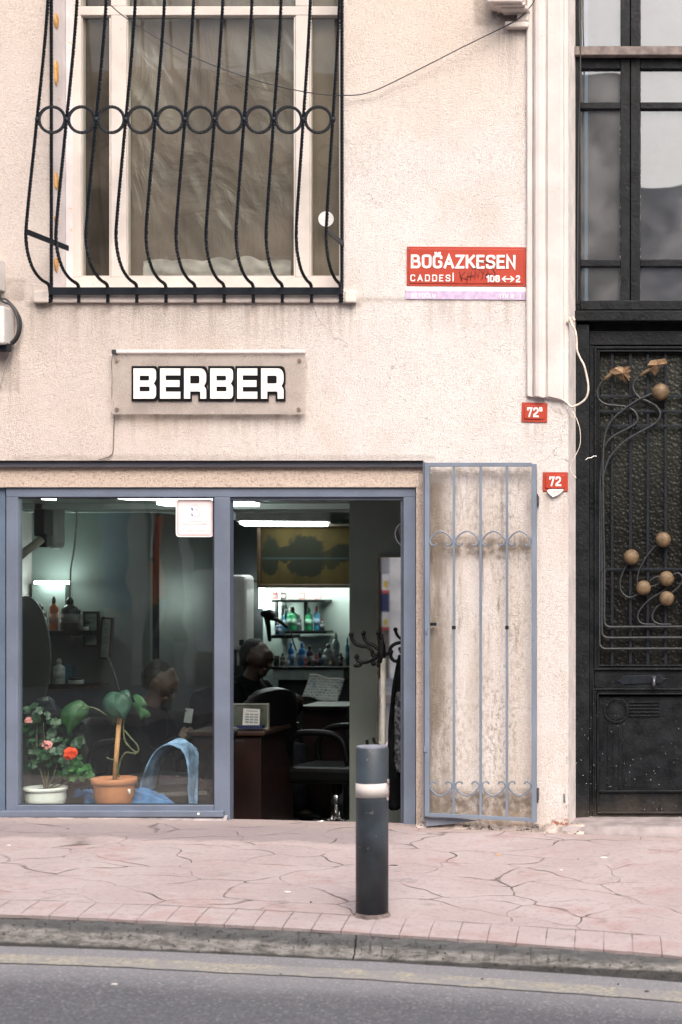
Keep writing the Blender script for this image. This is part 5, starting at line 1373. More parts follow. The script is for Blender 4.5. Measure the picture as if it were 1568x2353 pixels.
m = MB(); m.tube(spline([P(250,1512,2.6), P(258,1535,2.5), P(266,1560,2.4), P(274,1590,2.3)], 5), .007, 6); tag(m.build('thin_rod', M['cable']), 'thin dark rod slanting down to the big leaved plant', 'rod')
# big round mirror on the left wall
def ell(m, cx_, cy_, rx, ry_, Y, w_):
    m.tube([P(cx_+rx*cos(2*pi*k/60), cy_+ry_*sin(2*pi*k/60), Y) for k in range(61)], w_, 6, caps=False)
om = thing('round_mirror', P(60, 1640, 2.9), 'large dark oval mirror at the far left behind the bottle shelves', 'mirror')
m = MB(); ell(m, 60, 1510, 56, 138, 2.93, .008); m.build('rim', simple('grey_rim', (.25,.26,.26), .4, .5), om)
m = MB(); pts = [P(60+55*cos(2*pi*k/48), 1510+136*sin(2*pi*k/48), 2.94) for k in range(48)]; m.prism([(p.x, p.z) for p in pts], 2.94, 2.95); t_ = NT('dark_mirror'); m.build('mirror_glass', t_.done((.25,.27,.27), .06, 1), om)

# counter by the doorway with framed glass and calendar
de = thing('reception_desk', P(560, 1900, 1.5), 'red brown veneered reception desk just inside the doorway', 'desk')
m = MB(); a = P(440, 1682, 1.45); b = P(600, 1682, 1.45); m.box(a.x, b.x, 1.45, 2.15, FLZ, a.z-.02); m.build('carcass', M['redwood'], de, bevel=.003)
m = MB(); m.box(a.x-.02, b.x+.03, 1.42, 2.18, a.z-.02, a.z+.004); m.build('desk_top', simple('desk_top_veneer', (.04,.018,.012), .4, 0, .2), de, bevel=.003)
dtz = a.z+.004
m = MB(); m.bp(533, 560, 1700, 1706, 1.445, .006); m.build('drawer_line', M['idark'], de)
df = thing('display_case', (P(575,0,1.6).x, 1.6, dtz), 'glass display frame with a pale metal edge standing on the reception desk', 'display case')
m = MB(); yb_ = 1673.5; frame(490, 617, 1617, 1675, 2.6, 1.62, .03, m); m.build('frame', simple('pale_metal_edge', (.42,.42,.34), .4, .3), df)
m = MB(); m.bp(492.6, 614.4, 1619.6, 1672.4, 1.63, .01); m.build('panel', simple('grey_green_panel', (.13,.15,.12), .3, 0, .35, 5), df)
cal = thing('calendar', (P(578,0,1.5).x, 1.5, dtz), 'small white tear-off desk calendar with printed rows, on the reception desk', 'calendar')
m = MB(); n = MB(); q = MB(); m.bp(557.5, 596, 1629, 1667, 1.53, .006); n.bp(545, 602, 1667, 1675, 1.50, .07)
for k in range(4):
    for j in range(3): q.bp(563+j*10.5, 571.5+j*10.5, 1640+k*6, 1643.5+k*6, 1.5275, .002)
q.bp(565, 590, 1633, 1635, 1.5275, .002)
tilt((m, q), -3, P(578, 1667, 1.53)); m.build('sheet', M['paper'], cal); q.build('printed_rows', simple('grey_print', (.28,.33,.33), .7), cal); n.build('stand', simple('navy_base', (.02,.03,.09), .5), cal)

# seats
def armchair(x, y, s, rz, label, back=.5, loc_z=FLZ, seat_h=.44, w=.52, arms=True, chrome=True):
    t = thing('barber_chair', (x, y, loc_z), label, 'chair', 'black chairs in the shop')
    def tr(m):
        for v in m.v:
            X, Y_ = v.x, v.y; v.x = x+X*cos(rz)-Y_*sin(rz); v.y = y+X*sin(rz)+Y_*cos(rz); v.z += loc_z
        return m
    h = w/2
    tr(MB().box(-.23, .27, -h+.04, h-.04, seat_h-.09, seat_h+.02)).build('seat', M['leather'], t, bevel=.03)
    m = MB()
    def bk_(u, v):
        a = (u-.5)*(w-.06); z = seat_h+.03+v*back
        return (-.20-.10*v+.05*(1-(2*u-1)**2)*-1, a*(1-.25*max(0, v-.75)/.25*abs(2*u-1)**2), z - .05*(max(0, v-.7)/.3)**2*abs(2*u-1)**2)
    m.grid(bk_, 14, 14); tr(m).build('backrest', M['leather'], t, solid=.07, bevel=.01)
    if arms:
        for s_ in (-1, 1):
            m = MB(); m.tube(spline([(-.20, s_*h, seat_h+.04), (-.15, s_*h, seat_h+.21), (0, s_*h, seat_h+.25), (.18, s_*h, seat_h+.23), (.26, s_*h, seat_h+.12), (.24, s_*h, seat_h-.03)], 6), .022, 8); tr(m).build('armrest', M['leather'], t)
    m = MB(); m.tube([(0,0,.04),(0,0,seat_h-.09)], .04, 12); tr(m).build('column', M['chrome'], t)
    m = MB()
    for k in range(5):
        an = 2*pi*k/5+.3; m.tube([(0,0,.08),(.14*cos(an),.14*sin(an),.075),(.29*cos(an),.29*sin(an),.03)], [.026,.02,.014], 8)
    tr(m).build('foot_spider', M['chrome'] if chrome else M['leather'], t)
    return t
# ---- people: one continuous body, clothes and hair as children
def person(org, rz, head_pitch, hands, label, lean=0.0, hat=None):
    t = thing('person', org, label, 'person')
    ox, oy, oz = org
    def W(p):
        x, y, z = p; return Vector((ox+x*cos(rz)-y*sin(rz), oy+x*sin(rz)+y*cos(rz), oz+z))
    hip = (0,0,.50); sp = (.0+lean*.3,0,.70); ch = (.02+lean*.7,0,.88); nk = (.05+lean,0,1.0); hb = (.075+lean*1.15,0,1.06)
    hc = (.10+lean*1.3,0,1.15)
    def hp(dx, dy, dz):
        c, s_ = cos(head_pitch), sin(head_pitch)
        return (hc[0]+dx*c+dz*s_, hc[1]+dy, hc[2]-dx*s_+dz*c)
    b = MB(); L = lambda pts, r, seg=12, m=b: m.limb([W(p) for p in pts], r, seg)
    L([hip, sp, ch], [.13,.12,.135]); L([ch, nk, hb, hc], [.10,.062,.056,.07])
    L([hp(-.03,0,.02), hp(.02,0,.015)], [.092,.088], 16); L([hp(.0,0,.03), hp(.0,0,.06)], [.085,.06]); L([hp(.03,0,-.04), hp(.065,0,-.08)], [.055,.034]); 
    L([hp(.095,0,.0), hp(.118,0,-.022)], [.012,.015]); L([hp(.088,-.032,.022), hp(.088,.032,.022)], [.016,.016]); L([hp(.094,-.02,-.052), hp(.094,.02,-.052)], [.010,.010])
    for s_ in (-1, 1): L([hp(-.005, s_*.082, .01), hp(-.01, s_*.086, -.025)], [.018,.012]); L([hp(.078, s_*.03, .008), hp(.084, s_*.034, .006)], [.012,.010])
    for s_ in (-1, 1):
        L([(0,s_*.09,.48), (.40,s_*.12,.48), (.42,s_*.12,.10)], [.085,.06,.042]); L([(.42,s_*.12,.08), (.56,s_*.13,.04)], [.04,.032])
    cl_ = MB(); tr_ = MB()
    L([(hip[0],0,.53), sp, ch], [.155,.150,.165], m=cl_); L([ch, (.04+lean*.95,0,.965)], [.13,.085], m=cl_)
    for s_ in (-1, 1):
        sh = (.02+lean*.8, s_*.17, .93); hw = hands[0 if s_ < 0 else 1]; el_ = ((sh[0]+hw[0])/2+.02, s_*.235, min(sh[2], hw[2])-.10 if hw[2] > .62 else .66)
        L([(.02+lean*.8, s_*.08, .94), sh, el_, hw], [.06,.052,.04,.026]); L([(.02+lean*.8, s_*.07, .93), sh, el_, tuple(el_[i]+(hw[i]-el_[i])*.9 for i in range(3))], [.085,.078,.062,.046], m=cl_)
        d_ = (Vector(hw)-Vector(el_)).normalized(); pm = Vector(hw)+d_*.05
        L([hw, tuple(pm)], [.026,.034])
        side = Vector((0,0,1)) if abs(d_.z) < .8 else Vector((1,0,0)); sd_ = (side - d_*side.dot(d_)).normalized()
        inw = d_.cross(sd_)*(1 if s_ > 0 else -1)
        for f_, (o_f, ln) in enumerate(((-.027,.060),(-.009,.072),(.009,.068),(.026,.054))):
            p0 = pm+sd_*o_f+d_*.02; p1 = p0+d_*ln*.5+inw*.010; p2 = p1+d_*ln*.25+inw*.028
            L([tuple(p0), tuple(p1), tuple(p2)], [.0095,.009,.0075], 8)
        p0 = Vector(hw)+d_*.02+sd_*.028; L([tuple(p0), tuple(p0+d_*.035+sd_*.02+inw*.01), tuple(p0+d_*.06+sd_*.018+inw*.025)], [.011,.010,.008], 8)
        L([(0,s_*.09,.50), (.41,s_*.12,.50), (.42,s_*.12,.13)], [.11,.08,.062], m=tr_)
    L([(-.02,0,.48),(.03,0,.52)], [.15,.14], m=tr_)
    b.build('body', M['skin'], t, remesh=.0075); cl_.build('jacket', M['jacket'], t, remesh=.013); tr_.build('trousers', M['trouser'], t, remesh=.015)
    h = MB(); h.limb([W(hp(-.062,0,.040)), W(hp(-.045,0,.052))], [.084,.080], 16); h.limb([W(hp(-.068,0,.0)), W(hp(-.062,0,-.035))], [.078,.066], 14); 
    for s_ in (-1, 1): h.limb([W(hp(-.035, s_*.042, .035)), W(hp(-.045, s_*.046, -.01))], [.052,.047], 12)
    h.build('hair', M['hair'], t, remesh=.009)
    e_ = MB()
    for s_ in (-1, 1): e_.limb([W(hp(.100, s_*.016, .030)), W(hp(.092, s_*.05, .028))], [.006,.005], 6); e_.ball(W(hp(.093, s_*.031, .008)), .010, 8, 6)
    e_.build('eyes', M['leather'], t)
    sh_ = MB()
    for s_ in (-1, 1): L([(.41,s_*.12,.05), (.58,s_*.13,.035)], [.052,.042], m=sh_)
    sh_.build('shoes', M['leather'], t, remesh=.012)
    return t
h1 = P(604, 1512, 2.75)
px1 = h1.x-.17; oz1 = h1.z-1.15
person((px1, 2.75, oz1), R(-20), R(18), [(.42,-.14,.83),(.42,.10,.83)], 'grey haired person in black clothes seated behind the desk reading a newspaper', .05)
h2 = P(374, 1576, 1.6)
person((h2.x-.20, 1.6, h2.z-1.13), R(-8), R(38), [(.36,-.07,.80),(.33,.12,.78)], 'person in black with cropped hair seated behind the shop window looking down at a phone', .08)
ph = thing('phone', P(428, 1662, 1.5), 'pale phone held by the person behind the shop window', 'phone')
m = MB(); m.bp(422, 440, 1628, 1661, 1.49, .009); tilt((m,), -8, P(430, 1660, 1.49)); m.build('case', simple('grey_phone_case', (.34,.36,.37), .35), ph, bevel=.003)
m = MB(); m.disc(P(427,1634,1.485), px(2,1.48), 1.484, 1.489, 10); m.build('lens', M['cable'], ph)
# newspaper
def news_mat():
    t = NT('printed_newspaper'); o = t.sep()
    blk = t.n('ShaderNodeTexBrick'); t.l(t.n('ShaderNodeCombineXYZ').outputs[0], blk.inputs[0])
    cmb = t.n('ShaderNodeCombineXYZ'); t.l(o[0], cmb.inputs[0]); t.l(o[2], cmb.inputs[1]); t.l(cmb.outputs[0], blk.inputs['Vector'])
    blk.inputs['Scale'].default_value = 14; blk.inputs['Color1'].default_value = (.20,.23,.23,1); blk.inputs['Color2'].default_value = (.40,.43,.42,1); blk.inputs['Mortar'].default_value = (.58,.62,.59,1); blk.inputs['Mortar Size'].default_value = .035
    c = t.mix(t.step(t.noise(60, 2), .4, .6, 0, .45), blk.outputs[0], (.62,.65,.62))
    c = t.mix(t.step(t.noise(14, 2), .6, .7, 0, .6), c, (.12,.19,.33))
    return t.done(c, .8)
nw = thing('newspaper', P(740, 1617, 2.55), 'open newspaper with printed columns and pictures held by the seated reader', 'newspaper')
cn = [P(712,1550,2.5), P(792,1562,2.35), P(776,1614,2.35), P(695,1601,2.5)]
def npg(u, v):
    p = (cn[0]*(1-u)+cn[1]*u)*(1-v)+(cn[3]*(1-u)+cn[2]*u)*v
    return (p.x, p.y+.02*sin(u*pi*2)+.01*sin(v*4), p.z+.006*sin(u*9))
m = MB(); m.grid(npg, 24, 12); m.build('pages', news_mat(), nw, solid=.002)
m = MB()
def npe(u, v):
    p = Vector(npg(u, 0)); return (p.x, p.y-.004, p.z+.004-v*.012)
m.grid(npe, 24, 1); m.build('page_edge', M['paper'], nw, solid=.001)

armchair(h1.x-.12, 2.80, 1, R(-25), 'black high backed chair in which the newspaper reader sits', .46)
armchair(P(545,0,2.0).x, 2.0, 1, R(150), 'black chair with its back to the door in front of the newspaper', .52, chrome=True)
armchair(P(770,0,2.2).x, 2.25, 1, R(170), 'black armchair with a grey gleam on its arm, beside the partition', .40)
armchair(h2.x-.16, 1.62, 1, R(-8), 'black chair under the person behind the shop window', .34, w=.5)
armchair(P(392,0,.95).x, .95, 1, R(200), 'black round backed chair with a pale blue towel over it', .34, w=.44, arms=False)
armchair(P(230,0,2.1).x, 2.1, 1, R(20), 'black barber chair with gleaming chrome behind the plants', .45)
tb = thing('side_desk', P(740, 1720, 2.55), 'dark brown desk under the open newspaper', 'desk')
m = MB(); a = P(690, 1622, 2.75); b = P(800, 1622, 2.75); m.box(a.x, b.x, 2.72, 3.2, a.z-.03, a.z); m.build('top', M['redwood'], tb, bevel=.003)
m = MB(); m.box(a.x+.02, b.x-.02, 2.76, 3.15, FLZ, a.z-.031); m.build('carcass', M['redwood'], tb)
# towels
tw = []
def ribbon(path, Y, wid, wx, name, mat, label):
    sp_ = spline([P(x, y, Y) for x, y in path], 8)
    n = len(sp_)-1; 
    def f(u, v):
        i = min(int(u*n), n-1); fr_ = u*n-i; p = sp_[i]*(1-fr_)+sp_[i+1]*fr_
        wob = .010*noise.noise((u*7, v*4, 2))+.006*noise.noise((u*22, v*9, 5))
        vv = v*(1-.55*max(0, u-.55)/.45)+.02*noise.noise((u*5, 3, 8))
        return (p.x+wx*vv+wob, p.y+wid*vv, p.z+wob*1.4+.014*sin(v*pi)+.012*sin(u*9+v*5)*v)
    m = MB(); m.grid(f, 60, 14); ob = m.build(name, mat, solid=.006); return tag(ob, label, 'towel')
ribbon([(300,1860),(318,1822),(330,1780),(343,1748),(362,1722),(388,1713),(412,1720),(427,1740),(432,1775),(434,1815),(437,1865)], .72, .20, .02, 'towel', M['paletowel'], 'pale washed blue towel draped over the rounded chair back behind the shop window')
ribbon([(180,1822),(205,1819),(235,1826),(290,1822),(340,1818),(372,1830),(398,1852)], .55, -.14, .03, 'towel', M['bluetowel'], 'bright blue towel lying low behind the terracotta pot')
m = MB()
def tw2(u, v): 
    p = P(196+u*205, 1819+7*sin(u*8)+u*u*18+v*45, .42); return (p.x, p.y-.02*v+.02*noise.noise((u*6, v*3, 1)), p.z)
m.grid(tw2, 40, 10); tag(m.build('towel', M['bluetowel'], solid=.005), 'deeper blue towel hanging just above the window ledge behind the terracotta pot', 'towel')

# coat stand
cs = thing('coat_stand', (P(880,0,.9).x, .9, FLZ), 'black coat stand with curled hooks on a pale pole just inside the doorway', 'coat stand')
def c3(l, Y=.9): return [P(488.2+x/3.2116, 1120+y/3.2116, Y) for x, y in l]
m = MB(); a = P(881, 1512, .9); m.tube([a, (a.x, .9, FLZ+.03)], px(6.3,.9), 12); m.build('pole', simple('cream_pole', (.46,.44,.38), .5, 0, .1), cs)
for l in ([(1025,1088),(1035,1125),(1065,1160),(1110,1172),(1150,1180),(1178,1205),(1185,1240),(1215,1255)], [(1115,1075),(1120,1110),(1145,1145),(1190,1165),(1225,1200)], [(1225,1075),(1232,1130),(1262,1160),(1262,1200)],
          [(1065,1248),(1072,1275),(1105,1292),(1150,1285),(1190,1262),(1215,1230)], [(1062,1312),(1085,1315),(1105,1290)], [(1190,1300),(1180,1285),(1200,1262),(1240,1240)], [(1235,1225),(1300,1225),(1318,1180),(1350,1155),(1400,1140),(1418,1118)], [(1318,1215),(1320,1255),(1350,1282),(1400,1270)], [(1230,1310),(1225,1290),(1245,1262)]):
    m = MB(); m.tube(spline(c3(l), 6), .0105, 8); p = c3(l)[0]; m.ball(p, .0155, 10, 8); m.build('hook', M['leather'], cs)
m = MB(); m.ball(P(877, 1501, .9), (.022,.022,.04), 12, 8); m.lathe([(.015,-.06),(.019,-.02),(.02,.02),(.010,.07),(.003,.11)], P(879,1500,.9), 14); m.build('hub', M['leather'], cs)
for l in ([(843,1700),(846,1712),(856,1720)], [(858,1695),(862,1706),(872,1712)], [(906,1700),(898,1712),(888,1716)]):
    m = MB(); m.tube(spline([P(x,y,.9) for x, y in l], 5), .009, 8); m.build('umbrella_hook', M['leather'], cs)
m = MB(); m.lathe([(.26,0),(.26,.03),(.05,.06)], (a.x,.9,FLZ), 24); m.build('base', M['leather'], cs)
co = thing('coat', P(905, 1780, .8), 'long black coat with grey fur lining hanging from the coat stand', 'coat')
def coat(u, v):
    x0 = 918-34*min(1, v*1.6)**.7 + 5*v; x1 = 958; x = x0+(x1-x0)*u; y = 1508+v*345
    p = P(x, y, .78); return (p.x, .78+.035*sin(u*9+v*2)*min(1, v*3)+.02*noise.noise((u*4, v*5, 3)), p.z-.02*abs(sin(u*6)) if v > .97 else p.z)
m = MB(); m.grid(coat, 30, 40); m.build('shell', M['jacket'], co, solid=.02)
def fur(u, v):
    x = 903+u*32+5*sin(v*3.1); y = 1590+v*185; sx_ = sin(v*pi)**.5 if 0 < v < 1 else 0
    x = 921+(x-921)*(.35+.65*sx_); p = P(x, y, .72); return (p.x, .72+.012*noise.noise((u*14, v*40, 3)), p.z)
m = MB(); m.grid(fur, 20, 60); m.build('lining', simple('grey_fur', (.10,.105,.115), .95, 0, .6, 50, 1, 90), co, solid=.01)

# ---- plants on the ledge
LZ = P(0, 1851, .30).z
def pot(name, x, w1, w0, y0, y1, Y, mat, rimh, parent_label, cat):
    c = P(x, y1, Y); H = px(y1-y0, Y); r1 = px(w1/2, Y); r0 = px(w0/2, Y); rh = px(rimh, Y)
    t = thing(name, c, parent_label, cat)
    m = MB(); m.lathe([(r0*.9,0),(r0,.01),(r0+(r1-r0)*.45,(H-rh)*.5),(r1*.90,H-rh-.004),(r1*.905,H-rh)], c, 36); m.build('pot', mat, t)
    m = MB(); m.lathe([(r1*.9,H-rh),(r1*.97,H-rh+.002),(r1,H-rh*.5),(r1*.99,H),(r1*.92,H),(r1*.88,H-.015),(.0,H-.02)], c, 36); m.build('rim', mat, t)
    m = MB(); m.lathe([(r1*.87,H-.018),(.001,H-.012)], c, 20); m.build('soil', simple('potting_soil', (.04,.028,.02), .95, 0, .4, 50, .8, 80), t)
    return t, c, H
def leafmat(name, a, b): 
    t = NT(name); o = t.noise(11, 3); c = t.mix(t.step(o, .3, .7), a, b); t.b.inputs['Transmission Weight'].default_value = 0
    return t.done(c, .42, 0, t.bump(t.noise(60, 3), .2, .003), .4)
M['gleaf'] = leafmat('geranium_leaf', (.010,.036,.018), (.028,.075,.032)); M['gleaf2'] = leafmat('young_geranium_leaf', (.025,.10,.03), (.06,.17,.05))
M['mleaf'] = leafmat('monstera_leaf', (.015,.055,.022), (.035,.10,.035)); M['mleafb'] = leafmat('bluish_monstera_leaf', (.022,.06,.042), (.045,.10,.07))
M['stem'] = simple('woody_stem', (.10,.085,.05), .7, 0, .3, 40, .5, 80)
ge, gc, gh = pot('geranium', 105, 97, 84, 1808, 1850, .30, simple('white_glazed_pot', (.82,.80,.79), .35, 0, .05, 6), 9, 'geranium with pink and red flowers in a white pot on the window ledge', 'potted plant')
def gleaf(m, c, r, nrm):
    n = Vector(nrm).normalized(); u = n.cross(Vector((.3,.2,1))).normalized(); v = n.cross(u); N = 14
    ph_ = random.random()*6; vs = [Vector(c)-n*r*.28]
    for k in range(N):
        an = 2*pi*k/N; rr = r*(1+.09*sin(5*an+ph_)+.05*random.random())
        if k == 0: rr *= .45
        vs.append(Vector(c)+(u*cos(an+ph_)+v*sin(an+ph_))*rr*.55-n*r*.04)
    for k in range(N):
        an = 2*pi*k/N; rr = r*(1+.12*sin(5*an+ph_))
        if k == 0: rr *= .55
        vs.append(Vector(c)+(u*cos(an+ph_)+v*sin(an+ph_))*rr+n*r*.10*sin(an*3+ph_))
    m.add(vs, [(0, 1+k, 1+(k+1) % N) for k in range(N)]+[(1+k, 1+N+k, 1+N+(k+1) % N, 1+(k+1) % N) for k in range(N)], True)
rng = random.Random(3)
blobs = [(85,1640,26,20),(70,1665,20,22),(125,1665,26,22),(95,1700,34,24),(130,1715,30,22),(75,1718,18,18),(105,1745,32,18),(160,1755,26,18),(185,1772,28,16),(150,1782,30,14),(200,1775,16,12),(140,1735,22,16),(182,1712,9,14),(75,1755,18,12)]
def foliage(sel, k, mat, name):
    m = MB()
    for (bx, by, rx, ry2) in sel:
        for _ in range(k):
            an = rng.random()*2*pi; q = rng.random()**.5
            x = bx+rx*q*cos(an); y = by+ry2*q*sin(an); Y = .30+rng.uniform(-.10,.12)
            if x < 52: x = 52+rng.random()*6
            p = P(x, y, Y); gleaf(m, p, rng.uniform(.015,.027), (rng.uniform(-.7,.7), -1, rng.uniform(-.1,1.3)))
    return m.build(name, mat, ge)
foliage(blobs[:8]+blobs[11:], 10, M['gleaf'], 'foliage'); foliage(blobs[8:11]+[(165,1750,24,16)], 12, M['gleaf2'], 'young_foliage')
m = MB()
base_ = gc+Vector((0,0,gh-.02))
for (x, y) in ((70,1700),(85,1650),(120,1690),(110,1720),(135,1740),(160,1760),(190,1780),(100,1660)):
    a = base_; e = P(x, y, .30); mid = (a+e)/2+Vector((rng.uniform(-.02,.02), rng.uniform(-.02,.02), -.01)); m.tube(spline([a, a*.6+mid*.4, mid, e], 5), [.0075-.0045*i/15 for i in range(16)], 6)
m.build('stems', M['stem'], ge)
def flower(x, y, r, mat, n=34):
    m = MB(); c = P(x, y, .21); R_ = px(r, .21)
    for _ in range(n):
        d_ = Vector((rng.gauss(0,1), rng.gauss(0,.7), rng.gauss(0,1))).normalized(); cc = c+Vector((d_.x*R_*.85, d_.y*R_*.6, d_.z*R_*.68))*rng.uniform(.5,1)
        q = R_*.30; nn = (d_+Vector((0,-.7,.2))).normalized(); u = nn.cross(Vector((rng.random(),rng.random(),1))).normalized(); v = nn.cross(u)
        vs = [cc-nn*q*.3]+[cc+(u*cos(2*pi*k/8)+v*sin(2*pi*k/8))*q*(1+.25*(k % 2)) for k in range(8)]
        m.add(vs, [(0,1+k,1+(k+1) % 8) for k in range(8)], True)
    m.build('flower', mat, ge)
pk = simple('pink_petal', (.72,.27,.27), .7, 0, .15, 60); rd = simple('scarlet_petal', (.85,.07,.015), .6, 0, .12, 60)
flower(64, 1656, 11, pk, 26); flower(109, 1712, 13.5, pk, 30); flower(162, 1732, 18, rd, 60); flower(104, 1707, 8, pk, 12)
m = MB()
for (x, y) in ((64,1668),(109,1724),(162,1746)): m.tube([P(x,y,.24), P(x-2,y+28,.30)], .002, 5)
m.build('flower_stalks', M['stem'], ge)

tp, tc, th_ = pot('potted_plant', 262.5, 101, 76, 1787, 1850, .33, simple('terracotta', (.50,.19,.09), .75, 0, .1, 8, .3, 50), 15, 'large leaved climbing plant tied to a wooden stake in a terracotta pot', 'potted plant')
m = MB(); m.tube([P(263.5,1800,.33), P(268,1735,.325), P(275,1650,.32)], px(5.4,.33), 12); m.build('stake', simple('wooden_stake', (.58,.29,.13), .65, 0, .1, 14, .3, 60), tp)
def bigleaf(outline, Y, mat, fold, dy=0.0):
    pts = [P(x, y, Y) for x, y in outline]; n = len(pts); c = sum(pts, Vector())/n
    sm = spline(pts+[pts[0]], 4)[:-1]; n = len(sm); vs = [c+Vector((0,-fold,0))]
    for ring in (.35,.7,1.0):
        for i, p in enumerate(sm):
            q = c+(p-c)*ring; q.y += -fold*(1-ring)+dy*(p.z-c.z)*3*ring+.008*sin(i*.28+1)*ring; vs.append(q)
    fs = [(0, 1+k, 1+(k+1) % n) for k in range(n)]
    for r_ in range(2): fs += [(1+r_*n+k, 1+(r_+1)*n+k, 1+(r_+1)*n+(k+1) % n, 1+r_*n+(k+1) % n) for k in range(n)]
    m = MB(); m.add(vs, fs, True); m.build('leaf', mat, tp, solid=.0012)
def zq(l): return [(x/3.0333, 1493.4+y/3.0333) for x, y in l]
bigleaf(zq([(590,372),(555,350),(510,362),(465,390),(432,430),(416,475),(420,520),(450,545),(462,580),(488,610),(500,570),(540,530),(565,500),(600,470),(622,430),(618,390)]), .34, M['mleaf'], .03)
bigleaf(zq([(800,290),(765,295),(738,320),(722,360),(722,400),(738,440),(770,478),(800,480),(850,476),(875,488),(890,450),(905,415),(918,370),(905,330),(870,300),(840,296)]), .26, M['mleafb'], .035)
bigleaf(zq([(840,290),(880,278),(908,300),(920,340),(915,372),(890,350),(862,335),(838,320)]), .30, M['mleafb'], .02)
bigleaf(zq([(922,318),(950,310),(985,322),(1015,350),(1025,385),(1005,400),(1045,440),(1040,468),(1005,472),(985,490),(968,450),(940,420),(918,400),(925,370),(955,360)]), .32, M['mleaf'], .02)
m = MB()
for l in ([(580,398),(620,398),(670,410),(720,440),(790,490),(830,520)], [(865,490),(862,560),(875,640),(930,700),(960,715),(930,720),(880,715),(850,750),(835,800),(820,870)], [(868,560),(910,610),(955,660),(966,700),(940,728)], [(745,748),(770,762),(800,765)], [(812,780),(822,850),(832,890)]):
    m.tube(spline([P(x/3.0333, 1493.4+y/3.0333, .31) for x, y in l], 6), .0042, 6)
m.build('aerial_roots', simple('green_brown_stem', (.12,.13,.06), .6, 0, .3, 30), tp)
m = MB(); 
def tagf(u, v): p = P(294+u*6, 1813+v*11, .268); return (p.x, p.y, p.z)
m.grid(tagf, 2, 2); m.build('price_tag', M['whitep'], tp, solid=.001)

# ---- round cornered notice stuck on the glass
st = thing('window_sticker', P(448, 1234, FY+.028), 'square white sticker with a pink border and a small barber pole on the shop window', 'sticker')
YS = FY+.0285
def rrect(x0, x1, y0, y1, r, Y, th):
    pts = rpoly([(x0,y0),(x1,y0),(x1,y1),(x0,y1)], r, 5); return MB().prism([(P(x,y,Y).x, P(x,y,Y).z) for x, y in pts], Y-th, Y)
rrect(404.5, 491, 1147.5, 1234, 9, YS, .0006).build('backing', M['whitep'], st)
rrect(407, 488.5, 1150, 1231.5, 7.5, YS-.0008, .0004).build('border', simple('pale_pink_print', (.66,.45,.45), .5), st)
rrect(410.5, 485, 1153.5, 1228, 5.5, YS-.0014, .0004).build('face', simple('sticker_face', (.62,.59,.61), .5, 0, .03), st)
m = MB()
for (ya, yb2) in ((1166,1171),(1180,1184)):
    q = [(440.5,ya),(444,ya+3),(444,yb2+3),(440.5,yb2)]; m.prism([(P(a,b,YS).x, P(a,b,YS).z) for a, b in q], YS-.0026, YS-.0022)
m.build('pole_stripe', simple('blue_print', (.03,.10,.35), .5), st)
m = MB(); m.prism([(P(a,b,YS).x, P(a,b,YS).z) for a, b in [(440.5,1173),(444,1176),(444,1180),(440.5,1177)]], YS-.0026, YS-.0022)
for l in ([(446,1161),(452,1160),(457,1163),(456,1168),(450,1172),(457,1175),(459,1181),(455,1186),(447,1186)],):
    m.tube([P(x,y,YS-.0024) for x, y in spline([Vector((x,y,0)) for x, y in l], 4) for x, y in [(x,y)]] if False else [P(v.x, v.y, YS-.0024) for v in spline([Vector((x,y,0)) for x, y in l], 4)], .0012, 5)
for (x0, x1, y) in ((433,463,1196.5),(420,476,1203.5),(428,470,1219)): m.bp(x0, x1, y, y+1.6, YS-.0026, .0005)
m.build('faded_print', simple('faded_pink_print', (.72,.50,.47), .5), st)

# ------------------------------------------------------------------ across the street (mirrored in the glass)
OY = -11.5; RS = (D+.1+11.6)/F
def rx(x, s=RS): return CX+(x-AX)*s
def rz(y, s=RS): return CZ-(y-AY)*s
ob = thing('opposite_building', (-6, -12, 0), 'tall grey beige building across the street, seen only mirrored in the shop glass', 'building')
m = MB(); m.box(-26, .35, -12.5, OY-.001, -1.0, 7.6); m.build('wall', simple('grey_beige_render', (.36,.33,.30), .9, 0, .2, 1, .3), ob)
for k in range(9):
    for fl in (3.3, 6.0):
        x0 = -24+k*2.7; m = MB(); m.box(x0, x0+1.1, OY-.01, OY+.03, fl, fl+1.5); wn_ = m.build('window', simple('dark_glazing', (.03,.035,.04), .15), ob); n = MB(); n.box(x0-.08, x0+1.18, OY+.031, OY+.10, fl-.1, fl-.005); n.build('sill', M['sill'], wn_)
m = MB(); m.box(-26, .35, OY, OY+.5, 2.75, 2.9); m.build('canopy', simple('canopy_grey', (.2,.2,.2), .7), ob)
def op(name, x0, x1, y0, y1, col, dep=.06, s=RS, off=0.0):
    m = MB(); m.box(rx(x0, s), rx(x1, s), OY+off, OY+off+dep, rz(y1, s), rz(y0, s)); m.build(name, simple(name+'_paint', col, .6, 0, .15, 3), ob)
op('shop_opening', -400, 236, 1120, 1575, (.05,.055,.055))
op('blue_panel', 238, 302, 1175, 1390, (.07,.16,.36)); op('stone_pier', 303, 338, 1120, 1585, (.60,.56,.50), .1)
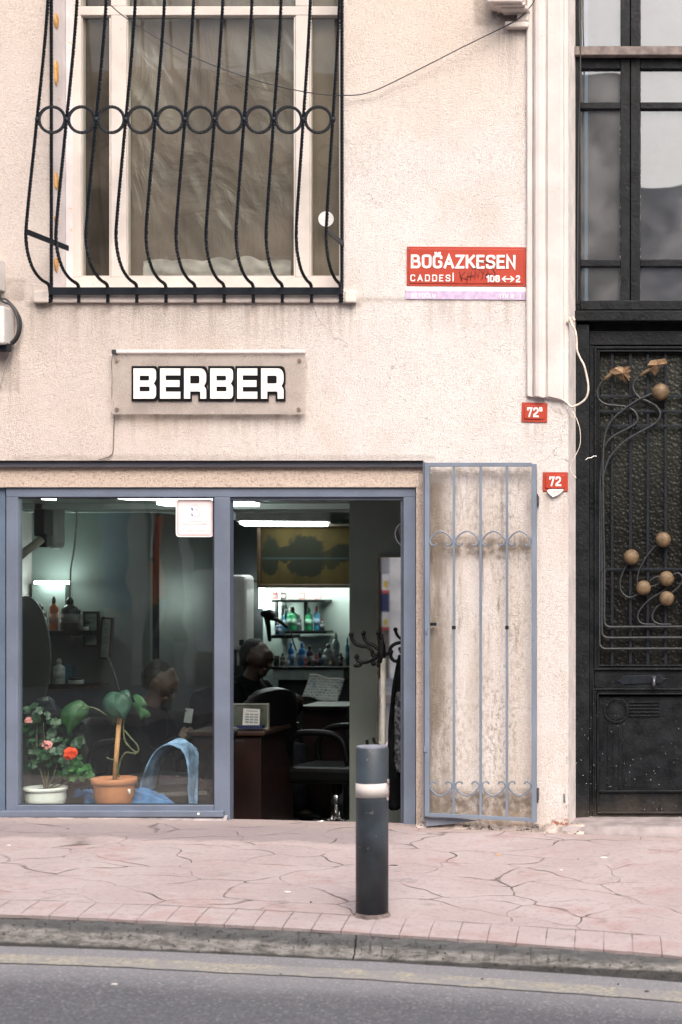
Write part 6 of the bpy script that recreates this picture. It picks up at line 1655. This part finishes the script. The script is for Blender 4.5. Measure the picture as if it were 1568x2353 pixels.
op('shop_opening', 340, 362, 1150, 1575, (.03,.03,.03)); op('red_banner', 364, 381, 1185, 1370, (.90,.12,.02), .12); op('orange_board', 344, 361, 1300, 1385, (.80,.20,.05), .13); op('cream_strip', 352, 360, 1170, 1290, (.85,.8,.7), .13); op('maroon_door', 381, 428, 1160, 1470, (.12,.03,.025), .08)
op('stone_pier', 430, 455, 1120, 1585, (.60,.55,.49), .1); op('pale_shutter', 457, 520, 1310, 1500, (.78,.75,.70), .08); op('shop_opening', 456, 520, 1150, 1309, (.09,.085,.07))
M2 = (D+1.47+13.0)/F
op('black_post', 868, 879, 1240, 1560, (.02,.02,.02), .1, M2); op('poster', 883, 900, 1318, 1356, (.80,.77,.72), .1, M2); op('yellow_fruit', 887, 896, 1335, 1350, (.75,.50,.05), .11, M2)
op('red_strip', 883, 900, 1356, 1363, (.65,.08,.04), .1, M2); op('navy_poster', 883, 900, 1363, 1405, (.03,.04,.12), .1, M2); op('poster', 883, 900, 1406, 1440, (.80,.77,.72), .1, M2); op('yellow_fruit', 887, 896, 1422, 1436, (.75,.55,.1), .11, M2); op('red_strip', 883, 900, 1440, 1447, (.65,.08,.04), .1, M2)
op('cream_pillar', 902, 960, 1100, 1560, (.82,.78,.70), .14, M2); op('pale_shutter', 860, 901, 1150, 1316, (.45,.44,.42), .05, M2)
ob2 = thing('opposite_house', (4, -12, 0), 'lower pale building across the street, seen only mirrored in the transom panes', 'building')
m = MB(); m.box(.36, 12, -12.5, OY, -1.0, 6.3); m.build('wall', simple('blue_grey_render', (.26,.27,.30), .9, 0, .2, 1, .3), ob2)
for k in range(4):
    x0 = 1.2+k*2.5; m = MB(); m.box(x0, x0+1.2, OY+.001, OY+.04, 3.2, 4.8); m.build('window', simple('dark_glazing', (.03,.035,.04), .15), ob2)
XB = CX+(370-AX)*(2*D-.9)/F
bo2 = make_bollard(XB, -8.15, zk(XB)-.02, .75, .07, 'dark bollard on the opposite kerb, seen only mirrored in the shop window', 'street bollards')
